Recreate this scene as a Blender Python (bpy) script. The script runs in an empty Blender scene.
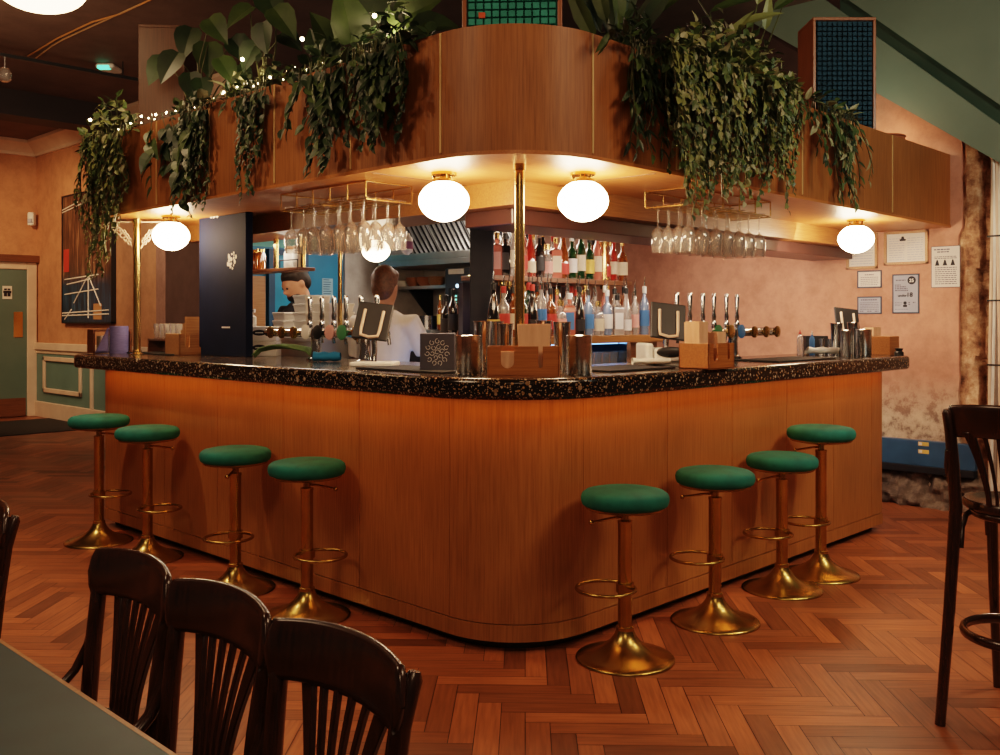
import bpy, math, random
from mathutils import Vector, Matrix
C = bpy.context.scene.collection
RN = random.Random(11)
PI = math.pi
# ------------------------------------------------------------------ camera frame
CX, CY, H, F = -2.764, -2.592, 1.37, 962.0
FX, FY = 0.716, 0.698
RX, RY = 0.698, -0.716
def ray(px):
    t = (px-500)/F
    return FX+RX*t, FY+RY*t
def onx(px, x):
    d = ray(px); Y = (x-CX)/d[0]
    return CY+d[1]*Y, Y
def ony(px, y):
    d = ray(px); Y = (y-CY)/d[1]
    return CX+d[0]*Y, Y
def zz(py, Y): return H+(320-py)*Y/F
def at(px, py, Y):
    d = ray(px)
    return Vector((CX+d[0]*Y, CY+d[1]*Y, zz(py, Y)))
def onz(px, py, z):
    Y = (H-z)*F/(py-320)
    p = at(px, py, Y); p.z = z
    return p
VIEW = math.atan2(FY, FX)            # heading of the camera
# ------------------------------------------------------------------ mesh builder
class MB:
    def __init__(s): s.v = []; s.f = []; s.m = []; s.cur = 0
    def add(s, vs, fs, M=None):
        b = len(s.v)
        for p in vs:
            p = Vector(p)
            s.v.append(tuple(M @ p if M else p))
        for f in fs:
            s.f.append(tuple(b+i for i in f)); s.m.append(s.cur)
        return s
    def box(s, c, d, rz=0, M=None):
        x, y, z = d[0]/2, d[1]/2, d[2]/2
        vs = [(-x,-y,-z),(x,-y,-z),(x,y,-z),(-x,y,-z),(-x,-y,z),(x,-y,z),(x,y,z),(-x,y,z)]
        T = Matrix.Translation(c) @ Matrix.Rotation(rz, 4, 'Z')
        if M: T = M @ T
        return s.add(vs, [(0,3,2,1),(4,5,6,7),(0,1,5,4),(1,2,6,5),(2,3,7,6),(3,0,4,7)], T)
    def bb(s, x0, x1, y0, y1, z0, z1):
        return s.box(((x0+x1)/2,(y0+y1)/2,(z0+z1)/2), (abs(x1-x0),abs(y1-y0),abs(z1-z0)))
    def lathe(s, prof, seg=24, M=None, c=(0,0,0), cap=True):
        T = Matrix.Translation(c)
        if M: T = M @ T
        vs = []; fs = []; n = len(prof)
        for k in range(seg):
            a = 2*PI*k/seg
            for r, z in prof: vs.append((r*math.cos(a), r*math.sin(a), z))
        for k in range(seg):
            q = (k+1) % seg
            for i in range(n-1): fs.append((k*n+i, q*n+i, q*n+i+1, k*n+i+1))
        if cap:
            if prof[0][0] > 1e-5: fs.append(tuple(k*n for k in range(seg))[::-1])
            if prof[-1][0] > 1e-5: fs.append(tuple(k*n+n-1 for k in range(seg)))
        return s.add(vs, fs, T)
    def tube(s, pts, r, seg=8, closed=False, flat=1.0):
        P = [Vector(p) for p in pts]; n = len(P)
        rr = r if isinstance(r, (list, tuple)) else [r]*n
        vs = []; up = None
        for i in range(n):
            if closed: t = P[(i+1) % n]-P[i-1]
            else: t = P[min(i+1, n-1)]-P[max(i-1, 0)]
            if t.length < 1e-9: t = Vector((0,0,1))
            t.normalize()
            if up is None:
                up = Vector((0,0,1)) if abs(t.z) < .9 else Vector((1,0,0))
            a = up-t*up.dot(t)
            if a.length < 1e-6: a = t.orthogonal()
            a.normalize(); b = t.cross(a); up = a
            for k in range(seg):
                w = 2*PI*k/seg
                vs.append(P[i]+(a*math.cos(w)*flat+b*math.sin(w))*rr[i])
        fs = []
        for i in range(n if closed else n-1):
            j = (i+1) % n
            for k in range(seg):
                q = (k+1) % seg
                fs.append((i*seg+k, i*seg+q, j*seg+q, j*seg+k))
        if not closed:
            fs.append(tuple(range(seg))[::-1]); fs.append(tuple((n-1)*seg+k for k in range(seg)))
        return s.add(vs, fs)
    def prism(s, poly, z0, z1, M=None):
        n = len(poly)
        vs = [(x,y,z0) for x,y in poly]+[(x,y,z1) for x,y in poly]
        fs = [tuple(range(n))[::-1], tuple(range(n, 2*n))]
        for i in range(n):
            j = (i+1) % n; fs.append((i, j, n+j, n+i))
        return s.add(vs, fs, M)
    def sphere(s, c, r, seg=20, rings=12, M=None):
        rx, ry, rz = r if isinstance(r, (tuple, list)) else (r, r, r)
        prof = [(max(math.sin(PI*i/rings), 0), -math.cos(PI*i/rings)) for i in range(rings+1)]
        T = Matrix.Translation(c) @ Matrix.Diagonal((rx, ry, rz, 1))
        if M: T = M @ T
        return s.lathe(prof, seg, T, cap=False)
    def grid(s, fn, nu, nv, cu=False):
        vs = [fn(i/nu, j/nv) for i in range(nu+1) for j in range(nv+1)]
        w = nv+1
        fs = [(i*w+j, (i+1)*w+j, (i+1)*w+j+1, i*w+j+1) for i in range(nu) for j in range(nv)]
        return s.add(vs, fs)
    def build(s, name, mats, parent=None, smooth=38, bevel=0, solid=0, loc=None, subsurf=0):
        me = bpy.data.meshes.new(name)
        me.from_pydata([tuple(p) for p in s.v], [], s.f)
        if not isinstance(mats, (list, tuple)): mats = [mats]
        for m in mats: me.materials.append(m)
        if len(mats) > 1: me.polygons.foreach_set('material_index', s.m)
        if smooth:
            me.polygons.foreach_set('use_smooth', [True]*len(me.polygons))
            me.update()
            me.set_sharp_from_angle(angle=math.radians(smooth))
        me.update()
        o = bpy.data.objects.new(name, me); C.objects.link(o)
        if parent: o.parent = parent
        if loc: o.location = loc
        if solid:
            m = o.modifiers.new('solid', 'SOLIDIFY'); m.thickness = solid; m.offset = 0
        if bevel:
            m = o.modifiers.new('bevel', 'BEVEL'); m.width = bevel; m.segments = 2
            m.limit_method = 'ANGLE'; m.angle_limit = math.radians(40)
        if subsurf:
            m = o.modifiers.new('sub', 'SUBSURF'); m.levels = subsurf; m.render_levels = subsurf
        return o
def tag(o, label=None, cat=None, group=None, kind=None):
    if label: o['label'] = label
    if cat: o['category'] = cat
    if group: o['group'] = group
    if kind: o['kind'] = kind
    return o
def thing(name, label, cat, loc=(0,0,0), rz=0, group=None):
    o = bpy.data.objects.new(name, None); C.objects.link(o)
    o.empty_display_size = .05
    o.location = loc; o.rotation_euler = (0,0,rz)
    return tag(o, label, cat, group)
def struct(o): o['kind'] = 'structure'; return o
def dup(root, loc, rz, label, group=None):
    r = root.copy(); C.objects.link(r); r.location = loc; r.rotation_euler = (0,0,rz)
    r['label'] = label
    if group: r['group'] = group
    for ch in list(root.children):
        c = ch.copy(); C.objects.link(c); c.parent = r
        for g in list(ch.children):
            d = g.copy(); C.objects.link(d); d.parent = c
    return r
ORD = ['first','second','third','fourth','fifth','sixth','seventh','eighth','ninth','tenth','eleventh','twelfth',
       'thirteenth','fourteenth','fifteenth','sixteenth','seventeenth','eighteenth','nineteenth','twentieth',
       'twenty-first','twenty-second','twenty-third','twenty-fourth','twenty-fifth','twenty-sixth','twenty-seventh','twenty-eighth']
# ------------------------------------------------------------------ materials
def newmat(name):
    m = bpy.data.materials.new(name); m.use_nodes = True
    nt = m.node_tree; b = nt.nodes['Principled BSDF']
    return m, nt, b
def L(nt, a, b): nt.links.new(a, b)
def nz(nt, scale=5, detail=5, stretch=None, rough=.55, coord='Object', dist=0):
    tc = nt.nodes.new('ShaderNodeTexCoord'); src = tc.outputs[coord]
    if stretch:
        mp = nt.nodes.new('ShaderNodeMapping'); mp.inputs['Scale'].default_value = stretch
        L(nt, src, mp.inputs['Vector']); src = mp.outputs['Vector']
    n = nt.nodes.new('ShaderNodeTexNoise'); n.inputs['Scale'].default_value = scale
    n.inputs['Detail'].default_value = detail; n.inputs['Roughness'].default_value = rough
    n.inputs['Distortion'].default_value = dist
    L(nt, src, n.inputs['Vector'])
    return n
def ramp(nt, src, stops):
    r = nt.nodes.new('ShaderNodeValToRGB'); e = r.color_ramp.elements
    while len(e) < len(stops): e.new(.5)
    for i, (p, c) in enumerate(stops):
        e[i].position = p; e[i].color = (*c[:3], 1)
    L(nt, src, r.inputs['Fac']); return r
def mixc(nt, a, b, fac, mode='MIX'):
    n = nt.nodes.new('ShaderNodeMix'); n.data_type = 'RGBA'; n.blend_type = mode
    for sock, val in ((0, fac), (6, a), (7, b)):
        if hasattr(val, 'is_output'): L(nt, val, n.inputs[sock])
        elif sock == 0: n.inputs[0].default_value = val
        else: n.inputs[sock].default_value = (*val[:3], 1)
    return n.outputs[2]
def bump(nt, b, src, strength=.2, dist=.01):
    n = nt.nodes.new('ShaderNodeBump'); n.inputs['Strength'].default_value = strength
    n.inputs['Distance'].default_value = dist
    L(nt, src, n.inputs['Height']); L(nt, n.outputs['Normal'], b.inputs['Normal'])
def M_(name, col, rough=.5, metal=0, col2=None, scale=6, stretch=None, bmp=0, sheen=0, coat=0, emit=None, es=0, spec=None, trans=0, detail=5, lo=.35, hi=.68):
    m, nt, b = newmat(name)
    b.inputs['Roughness'].default_value = rough; b.inputs['Metallic'].default_value = metal
    b.inputs['Base Color'].default_value = (*col, 1)
    if col2 is None: col2 = tuple(c*.8 for c in col)
    n = nz(nt, scale, detail, stretch)
    r = ramp(nt, n.outputs['Fac'], [(lo, col2), (hi, col)])
    L(nt, r.outputs['Color'], b.inputs['Base Color'])
    if bmp: bump(nt, b, n.outputs['Fac'], bmp)
    if sheen:
        b.inputs['Sheen Weight'].default_value = sheen; b.inputs['Sheen Roughness'].default_value = .4
        b.inputs['Sheen Tint'].default_value = (*col, 1)
    if coat:
        b.inputs['Coat Weight'].default_value = coat; b.inputs['Coat Roughness'].default_value = .15
    if spec is not None: b.inputs['Specular IOR Level'].default_value = spec
    if emit:
        b.inputs['Emission Color'].default_value = (*emit, 1); b.inputs['Emission Strength'].default_value = es
    if trans: b.inputs['Transmission Weight'].default_value = trans
    return m
def glassy(name, tint, clear=.75, rough=.05, body=None):
    """thin glass: tinted see-through film with bright grazing reflections"""
    m, nt, b = newmat(name); nt.nodes.remove(b)
    out = nt.nodes['Material Output']
    tr = nt.nodes.new('ShaderNodeBsdfTransparent'); tr.inputs['Color'].default_value = (*tint, 1)
    pr = nt.nodes.new('ShaderNodeBsdfPrincipled')
    pr.inputs['Base Color'].default_value = (*(body or tint), 1); pr.inputs['Roughness'].default_value = rough
    pr.inputs['Specular IOR Level'].default_value = .8
    gl = nt.nodes.new('ShaderNodeBsdfGlossy'); gl.inputs['Roughness'].default_value = rough
    gl.inputs['Color'].default_value = (.95,.95,.95,1)
    lw = nt.nodes.new('ShaderNodeLayerWeight'); lw.inputs['Blend'].default_value = .35
    m1 = nt.nodes.new('ShaderNodeMixShader'); m1.inputs[0].default_value = clear
    L(nt, pr.outputs[0], m1.inputs[1]); L(nt, tr.outputs[0], m1.inputs[2])
    m2 = nt.nodes.new('ShaderNodeMixShader')
    L(nt, lw.outputs['Facing'], m2.inputs[0]); L(nt, m1.outputs[0], m2.inputs[1]); L(nt, gl.outputs[0], m2.inputs[2])
    L(nt, m2.outputs[0], out.inputs['Surface'])
    return m
W = {}
def wood(name, c1, c2, rough=.38, axis='Z', scale=9, coat=.2, dark=None):
    st = {'Z': (14,14,.5), 'X': (.5,14,14), 'Y': (14,.5,14)}[axis]
    m, nt, b = newmat(name)
    n = nz(nt, scale, 6, st, .6)
    n2 = nz(nt, 1.3, 3)
    r = ramp(nt, n.outputs['Fac'], [(.3, c2), (.62, c1)])
    r2 = ramp(nt, n2.outputs['Fac'], [(.3, (.72,.70,.68)), (.7, (1.08,1.04,1.0))])
    L(nt, mixc(nt, r.outputs['Color'], r2.outputs['Color'], 1.0, 'MULTIPLY'), b.inputs['Base Color'])
    b.inputs['Roughness'].default_value = rough
    b.inputs['Coat Weight'].default_value = coat; b.inputs['Coat Roughness'].default_value = .25
    bump(nt, b, n.outputs['Fac'], .05, .004)
    return m
W['panel'] = wood('veneer_panel', (.42,.185,.066), (.28,.115,.038), axis='Z')
W['fascia'] = wood('veneer_fascia', (.40,.160,.048), (.25,.092,.024), axis='Z', rough=.52, coat=.03)
W['soffit'] = wood('veneer_soffit', (.58,.225,.062), (.42,.15,.04), axis='X', rough=.45)
W['bulk'] = wood('veneer_bulkhead', (.44,.19,.06), (.28,.11,.03), axis='X', rough=.4)
W['dark'] = wood('dark_stained_wood', (.050,.017,.009), (.020,.007,.004), rough=.24, axis='Z', coat=.5)
W['caddy'] = wood('caddy_wood', (.46,.17,.045), (.30,.10,.025), axis='X', rough=.45)
W['brown'] = wood('brown_shelf_wood', (.20,.075,.030), (.11,.038,.015), axis='X', rough=.4)
W['speaker2'] = wood('shaded_walnut', (.085,.032,.014), (.055,.020,.008), axis='Z', rough=.5, coat=0)  # darker copy of the speaker walnut, shade put into its colour
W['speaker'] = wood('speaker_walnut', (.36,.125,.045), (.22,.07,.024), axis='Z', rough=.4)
W['crate'] = wood('light_wood', (.50,.26,.12), (.36,.17,.07), axis='X')
BRASS = M_('polished_brass', (.83,.58,.25), .22, 1, (.70,.46,.18), 4)
PALEB = M_('satin_brass_trim', (.80,.55,.26), .5, .25)
GOLD = M_('brushed_gold_metal', (.54,.37,.13), .27, 1, (.40,.26,.08), 7)
STEEL = M_('brushed_steel', (.62,.66,.70), .27, 1, (.46,.49,.52), 8, (1,1,12))
CHROME = M_('chrome', (.74,.77,.80), .12, 1)
DKSTEEL = M_('dark_steel', (.024,.024,.030), .55, .2, (.015,.015,.02), spec=.25)
KSTEEL = M_('kitchen_steel', (.52,.52,.52), .33, .9, (.38,.37,.36), 3)
VELVET = M_('green_velvet', (.006,.172,.145), .85, 0, (.003,.10,.086), 9, sheen=.35)
BLACK = M_('black_plastic', (.012,.012,.013), .42)
RUBBER = M_('black_rubber', (.014,.013,.013), .7, 0, (.009,.009,.009), 60, bmp=.3)
WHITE = M_('white_plastic', (.78,.76,.72), .45)
PAPER = M_('white_paper', (.80,.74,.68), .8, 0, (.72,.66,.6))
CARD = M_('white_card', (.78,.72,.64), .8, 0, (.68,.62,.54), 4)
NAVY = M_('navy_paint', (.010,.016,.042), .75, 0, (.007,.011,.028), 3, spec=.15)
TEALP = M_('teal_paint', (.135,.235,.215), .5, 0, (.11,.195,.18), 2)
TEALD = M_('teal_door_paint', (.115,.175,.15), .5, 0, (.095,.15,.13), 2)
CREAM = M_('cream_paint', (.72,.55,.42), .5, 0, (.62,.46,.35), 4)
BLUEW = M_('bright_blue_paint', (.015,.21,.40), .5, 0, (.010,.15,.30), 2)
BLUED = M_('dark_blue_paint', (.010,.07,.16), .5)
TEALB = M_('pale_teal_paint', (.10,.42,.38), .5)
STAIR = M_('grey_green_paint', (.175,.225,.178), .6, 0, (.14,.185,.148), 1.2)
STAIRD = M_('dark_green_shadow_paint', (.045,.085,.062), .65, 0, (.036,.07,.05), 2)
NAPKIN = M_('peach_napkin', (.86,.52,.33), .85, 0, (.72,.40,.24), 30, (1,1,.2))
INK = M_('black_ink', (.015,.013,.02), .7)
LGREY = M_('pale_print', (.42,.44,.52), .8)
GREYB = M_('grey_blue_card', (.085,.085,.11), .6, 0, (.06,.06,.085))
PAPERB = M_('blue_grey_paper', (.33,.36,.43), .7, 0, (.28,.31,.38))
TRUNK = M_('blue_trunking', (.035,.095,.19), .45, 0, (.02,.06,.13), 3)
LINEN = M_('green_cloth', (.13,.21,.08), .9, 0, (.08,.14,.05), 40)
def emis(name, col, s):
    m, nt, b = newmat(name); nt.nodes.remove(b)
    e = nt.nodes.new('ShaderNodeEmission'); e.inputs['Color'].default_value = (*col, 1)
    e.inputs['Strength'].default_value = s
    L(nt, e.outputs[0], nt.nodes['Material Output'].inputs['Surface']); return m
GLOBE = emis('glowing_opal_glass', (1.0,.70,.43), 36)
GLOBE2 = emis('glowing_shade', (1.0,.66,.36), 8)
LEDO = emis('amber_led', (1.0,.36,.09), 15)
LEDW = emis('warm_led', (1.0,.62,.28), 10)
LEDB = emis('blue_led', (.20,.5,1.0), 4)
FAIRY = emis('fairy_bulb', (1.0,.72,.40), 26)
GREENL = emis('green_led', (.1,1.0,.55), 1.6)
# terrazzo
def terrazzo():
    m, nt, b = newmat('dark_terrazzo')
    tc = nt.nodes.new('ShaderNodeTexCoord')
    col = (.014,.010,.008)
    last = None
    for sc, th, seed in ((34,.33,0.0),(62,.36,7.3),(120,.40,3.1)):
        mp = nt.nodes.new('ShaderNodeMapping'); mp.inputs['Location'].default_value = (seed, seed, seed)
        L(nt, tc.outputs['Object'], mp.inputs['Vector'])
        v = nt.nodes.new('ShaderNodeTexVoronoi'); v.inputs['Scale'].default_value = sc
        L(nt, mp.outputs['Vector'], v.inputs['Vector'])
        sep = nt.nodes.new('ShaderNodeSeparateColor'); L(nt, v.outputs['Color'], sep.inputs[0])
        pal = ramp(nt, sep.outputs[0], [(0,(.24,.15,.08)),(.35,(.42,.34,.25)),(.55,(.17,.10,.055)),(.75,(.36,.19,.06)),(1,(.55,.46,.36))])
        mk = nt.nodes.new('ShaderNodeMath'); mk.operation = 'LESS_THAN'; L(nt, v.outputs['Distance'], mk.inputs[0])
        sz = nt.nodes.new('ShaderNodeMath'); sz.operation = 'MULTIPLY_ADD'; L(nt, sep.outputs[1], sz.inputs[0])
        sz.inputs[1].default_value = th*1.35; sz.inputs[2].default_value = -th*.25
        L(nt, sz.outputs[0], mk.inputs[1])
        last = mixc(nt, last if last else col, pal.outputs['Color'], mk.outputs[0])
    L(nt, last, b.inputs['Base Color'])
    b.inputs['Roughness'].default_value = .16
    b.inputs['Specular IOR Level'].default_value = .5
    return m
TERR = terrazzo()
# plaster
def plaster(name, c1, c2, c3, scale=1.6, low=None, rough=.85):
    m, nt, b = newmat(name)
    n1 = nz(nt, scale, 8, None, .65); n2 = nz(nt, scale*6, 6, None, .7)
    r1 = ramp(nt, n1.outputs['Fac'], [(.30, c3), (.48, c2), (.70, c1)])
    r2 = ramp(nt, n2.outputs['Fac'], [(.30, (.68,.66,.64)), (.6, (1.05,1.05,1.05))])
    col = mixc(nt, r1.outputs['Color'], r2.outputs['Color'], .7, 'MULTIPLY')
    if low:   # mottled, peeling lower zone
        tc = nt.nodes.new('ShaderNodeTexCoord'); sp = nt.nodes.new('ShaderNodeSeparateXYZ')
        L(nt, tc.outputs['Object'], sp.inputs[0])
        mr = nt.nodes.new('ShaderNodeMapRange'); mr.inputs[1].default_value = low; mr.inputs[2].default_value = low-.35
        L(nt, sp.outputs['Z'], mr.inputs[0])
        n3 = nz(nt, 9, 8, (1,1,1.0), .75)
        r3 = ramp(nt, n3.outputs['Fac'], [(.40, (.14,.10,.075)), (.50, (.46,.36,.27)), (.62, (.58,.46,.35))])
        nw = nt.nodes.new('ShaderNodeMath'); nw.operation = 'MULTIPLY'; L(nt, mr.outputs[0], nw.inputs[0])
        r4 = ramp(nt, n1.outputs['Fac'], [(.25, (.55,.55,.55)), (.55, (1,1,1))])
        L(nt, r4.outputs['Color'], nw.inputs[1])
        col = mixc(nt, col, r3.outputs['Color'], nw.outputs[0])
    L(nt, col, b.inputs['Base Color']); b.inputs['Roughness'].default_value = rough
    bump(nt, b, n2.outputs['Fac'], .25, .01)
    return m
PINK = plaster('pink_plaster', (.58,.295,.215), (.50,.24,.17), (.38,.175,.115), 1.3, low=.98)
ORANGE = plaster('orange_plaster', (.56,.275,.145), (.50,.235,.12), (.41,.185,.09), 1.0)
CEIL = plaster('dark_ceiling', (.155,.10,.08), (.12,.078,.063), (.09,.057,.046), .8, rough=.7)
STAINS = plaster('kitchen_wall', (.46,.42,.38), (.40,.36,.33), (.33,.30,.27), .8, rough=.5)
# rough brick
def brickmat():
    m, nt, b = newmat('exposed_brick')
    n1 = nz(nt, 7, 8, None, .7); n2 = nz(nt, 2.2, 5)
    r1 = ramp(nt, n1.outputs['Fac'], [(.30,(.06,.035,.022)),(.42,(.24,.12,.07)),(.52,(.42,.24,.14)),(.66,(.64,.46,.32))])
    r2 = ramp(nt, n2.outputs['Fac'], [(.35,(.55,.5,.48)),(.6,(1.1,1.05,1.0))])
    L(nt, mixc(nt, r1.outputs['Color'], r2.outputs['Color'], .8, 'MULTIPLY'), b.inputs['Base Color'])
    b.inputs['Roughness'].default_value = .95
    bump(nt, b, n1.outputs['Fac'], .8, .03)
    return m
BRICK = brickmat()
RUBBLE = plaster('dark_rubble', (.26,.19,.145), (.10,.07,.055), (.035,.025,.022), 6, rough=.95)
def leafmat(name, c, c2):
    m, nt, b = newmat(name)
    n = nz(nt, 9, 3)
    r = ramp(nt, n.outputs['Fac'], [(.35, c2), (.65, c)])
    L(nt, r.outputs['Color'], b.inputs['Base Color'])
    b.inputs['Roughness'].default_value = .45
    b.inputs['Subsurface Weight'].default_value = 0
    return m
LEAFD = leafmat('dark_green_leaf', (.030,.060,.022), (.016,.034,.014))
LEAFM = leafmat('mid_green_leaf', (.070,.115,.032), (.040,.072,.022))
LEAFL = leafmat('pale_green_leaf', (.22,.25,.085), (.13,.165,.05))
LEAFS = leafmat('silver_green_leaf', (.34,.33,.20), (.20,.22,.11))
STEM = leafmat('plant_stem', (.10,.12,.045), (.07,.07,.03))
# bottle glass
BG = {'clear': glassy('clear_bottle_glass', (.93,.90,.88), .58, .06, (.60,.52,.48)),
      'green': glassy('green_bottle_glass', (.08,.22,.07), .35, .06, (.012,.055,.018)),
      'amber': glassy('amber_bottle_glass', (.60,.22,.05), .5, .06, (.32,.085,.015)),
      'dark': glassy('dark_bottle_glass', (.05,.04,.03), .2, .08, (.012,.010,.010)),
      'pink': glassy('pink_bottle_glass', (.90,.45,.38), .5, .06, (.75,.25,.18)),
      'blue': glassy('blue_bottle_glass', (.55,.70,.90), .55, .08, (.35,.48,.68)),
      'red': glassy('red_bottle_glass', (.70,.10,.06), .45, .06, (.5,.05,.03))}
GLASS = glassy('drinking_glass', (.97,.95,.93), .9, .03, (.85,.8,.76))
LB = {'cream': M_('cream_label', (.75,.62,.46), .7), 'white': M_('white_label', (.80,.76,.74), .7), 'red': M_('red_label', (.52,.045,.03), .6),
      'black': M_('black_label', (.02,.018,.02), .6), 'blue': M_('blue_label', (.06,.20,.46), .6), 'pink': M_('pink_label', (.80,.38,.34), .7),
      'yellow': M_('yellow_label', (.72,.48,.12), .7), 'green': M_('green_label', (.05,.22,.09), .7)}
from mathutils import noise as MN
# ================================================================== FLOOR
def floor():
    Wd, n = .084, 5
    Ln = Wd*n
    ang = VIEW-PI/2-math.radians(1.5)
    ca, sa = math.cos(ang), math.sin(ang)
    vs, fs, cols, uvs = [], [], [], []
    def put(a0, b0, da, db, horiz):
        q = [(a0,b0),(a0+da,b0),(a0+da,b0+db),(a0,b0+db)]
        cx, cy = a0+da/2, -(b0+db/2)
        x, y = cx*ca-cy*sa+CX, cx*sa+cy*ca+CY
        if not (-7 < x < 4.6 and -4.5 < y < 12.3): return
        if x > .5 and .5 < y < 4.3: return
        g = .0015
        q = [(a0+g,b0+g),(a0+da-g,b0+g),(a0+da-g,b0+db-g),(a0+g,b0+db-g)]
        t = RN.random(); w = RN.uniform(.66, 1.2)
        if RN.random() < .16: w *= .64
        r = (.31+.07*t)*w, (.115+.02*t)*w, (.052+.004*t)*w
        base = len(vs); ox, oy = RN.uniform(0,50), RN.uniform(0,50)
        for (a, b) in q:
            X, Y = a, -b
            vs.append((X*ca-Y*sa+CX, X*sa+Y*ca+CY, 0))
        fs.append((base+3, base+2, base+1, base) )
        for (a, b) in [q[3],q[2],q[1],q[0]]:
            u, v = (a, b) if horiz else (b, a)
            uvs.append((u+ox, v+oy)); cols.append((*r, 1))
    for i in range(-150, 190):
        for m in range(-25, 25):
            r0 = i+2*n*m
            put(i*Wd, r0*Wd, Ln, Wd, True)
            put(i*Wd, (i+1-2*n+2*n*m)*Wd, Wd, Ln, False)
    b = len(vs)
    vs += [(-7,-4.5,-.004),(4.9,-4.5,-.004),(4.9,12.4,-.004),(-7,12.4,-.004)]
    fs.append((b,b+1,b+2,b+3))
    cols += [(.02,.010,.006,1)]*4; uvs += [(0,0)]*4
    me = bpy.data.meshes.new('floor'); me.from_pydata(vs, [], fs)
    at_ = me.color_attributes.new('plank', 'FLOAT_COLOR', 'CORNER')
    at_.data.foreach_set('color', [c for q in cols for c in q])
    uv = me.uv_layers.new(name='grain'); uv.data.foreach_set('uv', [c for q in uvs for c in q])
    m, nt, bs = newmat('herringbone_parquet')
    a = nt.nodes.new('ShaderNodeVertexColor'); a.layer_name = 'plank'
    u = nt.nodes.new('ShaderNodeUVMap'); u.uv_map = 'grain'
    mp = nt.nodes.new('ShaderNodeMapping'); mp.inputs['Scale'].default_value = (4, 60, 1); L(nt, u.outputs[0], mp.inputs['Vector'])
    nn = nt.nodes.new('ShaderNodeTexNoise'); nn.inputs['Scale'].default_value = 1.2; nn.inputs['Detail'].default_value = 6
    L(nt, mp.outputs[0], nn.inputs['Vector'])
    r = ramp(nt, nn.outputs['Fac'], [(.3,(.72,.68,.66)),(.65,(1.12,1.1,1.08))])
    n2 = nz(nt, 1.1, 5); r2 = ramp(nt, n2.outputs['Fac'], [(.32,(.66,.62,.6)),(.62,(1.1,1.08,1.06))])
    c = mixc(nt, a.outputs['Color'], r.outputs['Color'], 1, 'MULTIPLY')
    L(nt, mixc(nt, c, r2.outputs['Color'], .8, 'MULTIPLY'), bs.inputs['Base Color'])
    rr = ramp(nt, n2.outputs['Fac'], [(.3,(.34,)*3),(.7,(.48,)*3)]); L(nt, rr.outputs['Color'], bs.inputs['Roughness'])
    bump(nt, bs, nn.outputs['Fac'], .08, .004)
    me.materials.append(m); me.update()
    o = bpy.data.objects.new('floor', me); C.objects.link(o); struct(o)
floor()
XW = 4.54      # plaster wall at the right
YD = 12.0      # far door wall
XP = onx(36, 0)[0] and 2.47
YD = onx(36.5, XP)[0]
CZ = 3.9
# ceiling
struct(MB().bb(-7, 4.52, -4.5, YD+.1, CZ, CZ+.1).build('ceiling', CEIL, smooth=0))
# right wall: plaster with a ragged broken edge
edge = []
k = 0
z = 0.0
while z <= 4.0:
    edge.append((-.13+.018*MN.noise(Vector((0,z*9,0)))+(.02 if z < 2 else 0), z)); z += .06
poly = [(7.6, 0)]+[(7.6, 4.1)]+[(p[0], p[1]) for p in reversed(edge)]
T = Matrix(((0,0,1,0),(1,0,0,0),(0,1,0,0),(0,0,0,1)))     # (a,b,c) -> x=c, y=a, z=b
struct(MB().prism(poly, XW, XW+.12, T).build('wall_right', PINK, smooth=0))
# exposed brick pier
def brickf(u, v):
    y = -.06-u*2.4; z = v*3.95
    row = math.floor(z/.078); c = math.floor((y+(row % 2)*.11)/.22)
    jit = MN.noise(Vector((c*3.1, row*1.7, 4)))
    mort = min(abs((z/.078) % 1-.5), .5); mj = 1 if mort > .42 else 0
    big = MN.noise(Vector((y*2.5, z*1.6, 1)))
    fine = MN.noise(Vector((y*11, z*11, 8)))
    hole = max(0, MN.noise(Vector((y*3.3+5, z*1.3, 3)))+.05)
    # render coat still clings beside the plaster, broken brickwork shows further on
    front = 1 if y > -.26+.05*MN.noise(Vector((2, z*5, 0))) else 0
    x = XW+.05-.05*front-.035*jit*(1-front)+.02*mj*(1-front)-.03*fine-.04*big+.10*hole*(1-front)
    if y > -.15: x = max(x, XW+.03)
    return (x, y, z)
struct(MB().grid(brickf, 90, 170).build('wall_right_brick', BRICK, smooth=60))
# far left walls
struct(MB().bb(-7, XP+.1, YD, YD+.12, 0, 4.0).build('wall_far_left', ORANGE, smooth=0))
struct(MB().bb(XP, XP+.1, 6.3, YD, 0, 4.0).build('wall_left', ORANGE, smooth=0))
# wainscot on the painting wall, white rail and skirting, panel mouldings
wz = 1.0
struct(MB().bb(XP-.02, XP+.02, 6.3, YD-.03, .0, wz).build('trim_1', TEALP, smooth=0))
struct(MB().bb(XP-.06, XP, 6.3, YD-.03, wz-.05, wz+.05).bb(XP-.035, XP, 6.3, YD-.03, wz-.1, wz-.05).build('trim_2', CREAM, smooth=0, bevel=.008))
struct(MB().bb(XP-.05, XP, 6.3, YD-.03, 0, .22).build('baseboard_left', CREAM, smooth=0, bevel=.008))
def frame_yz(mb, x, y0, y1, z0, z1, w, t):
    mb.bb(x-t, x, y0, y1, z1-w, z1); mb.bb(x-t, x, y0, y1, z0, z0+w)
    mb.bb(x-t, x, y0, y0+w, z0, z1); mb.bb(x-t, x, y1-w, y1, z0, z1)
mb = MB()
ya, yb = onx(84, XP)[0], onx(46, XP)[0]
frame_yz(mb, XP-.02, ya, yb, .36, .86, .06, .03)
yc = onx(95, XP)[0]
mb.bb(XP-.05, XP-.02, yc-.02, yc+.05, .22, .95)
frame_yz(mb, XP-.02, yc-1.75, yc-.55, .36, .86, .06, .03)
struct(mb.build('trim_3', CREAM, smooth=0, bevel=.008))
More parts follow.
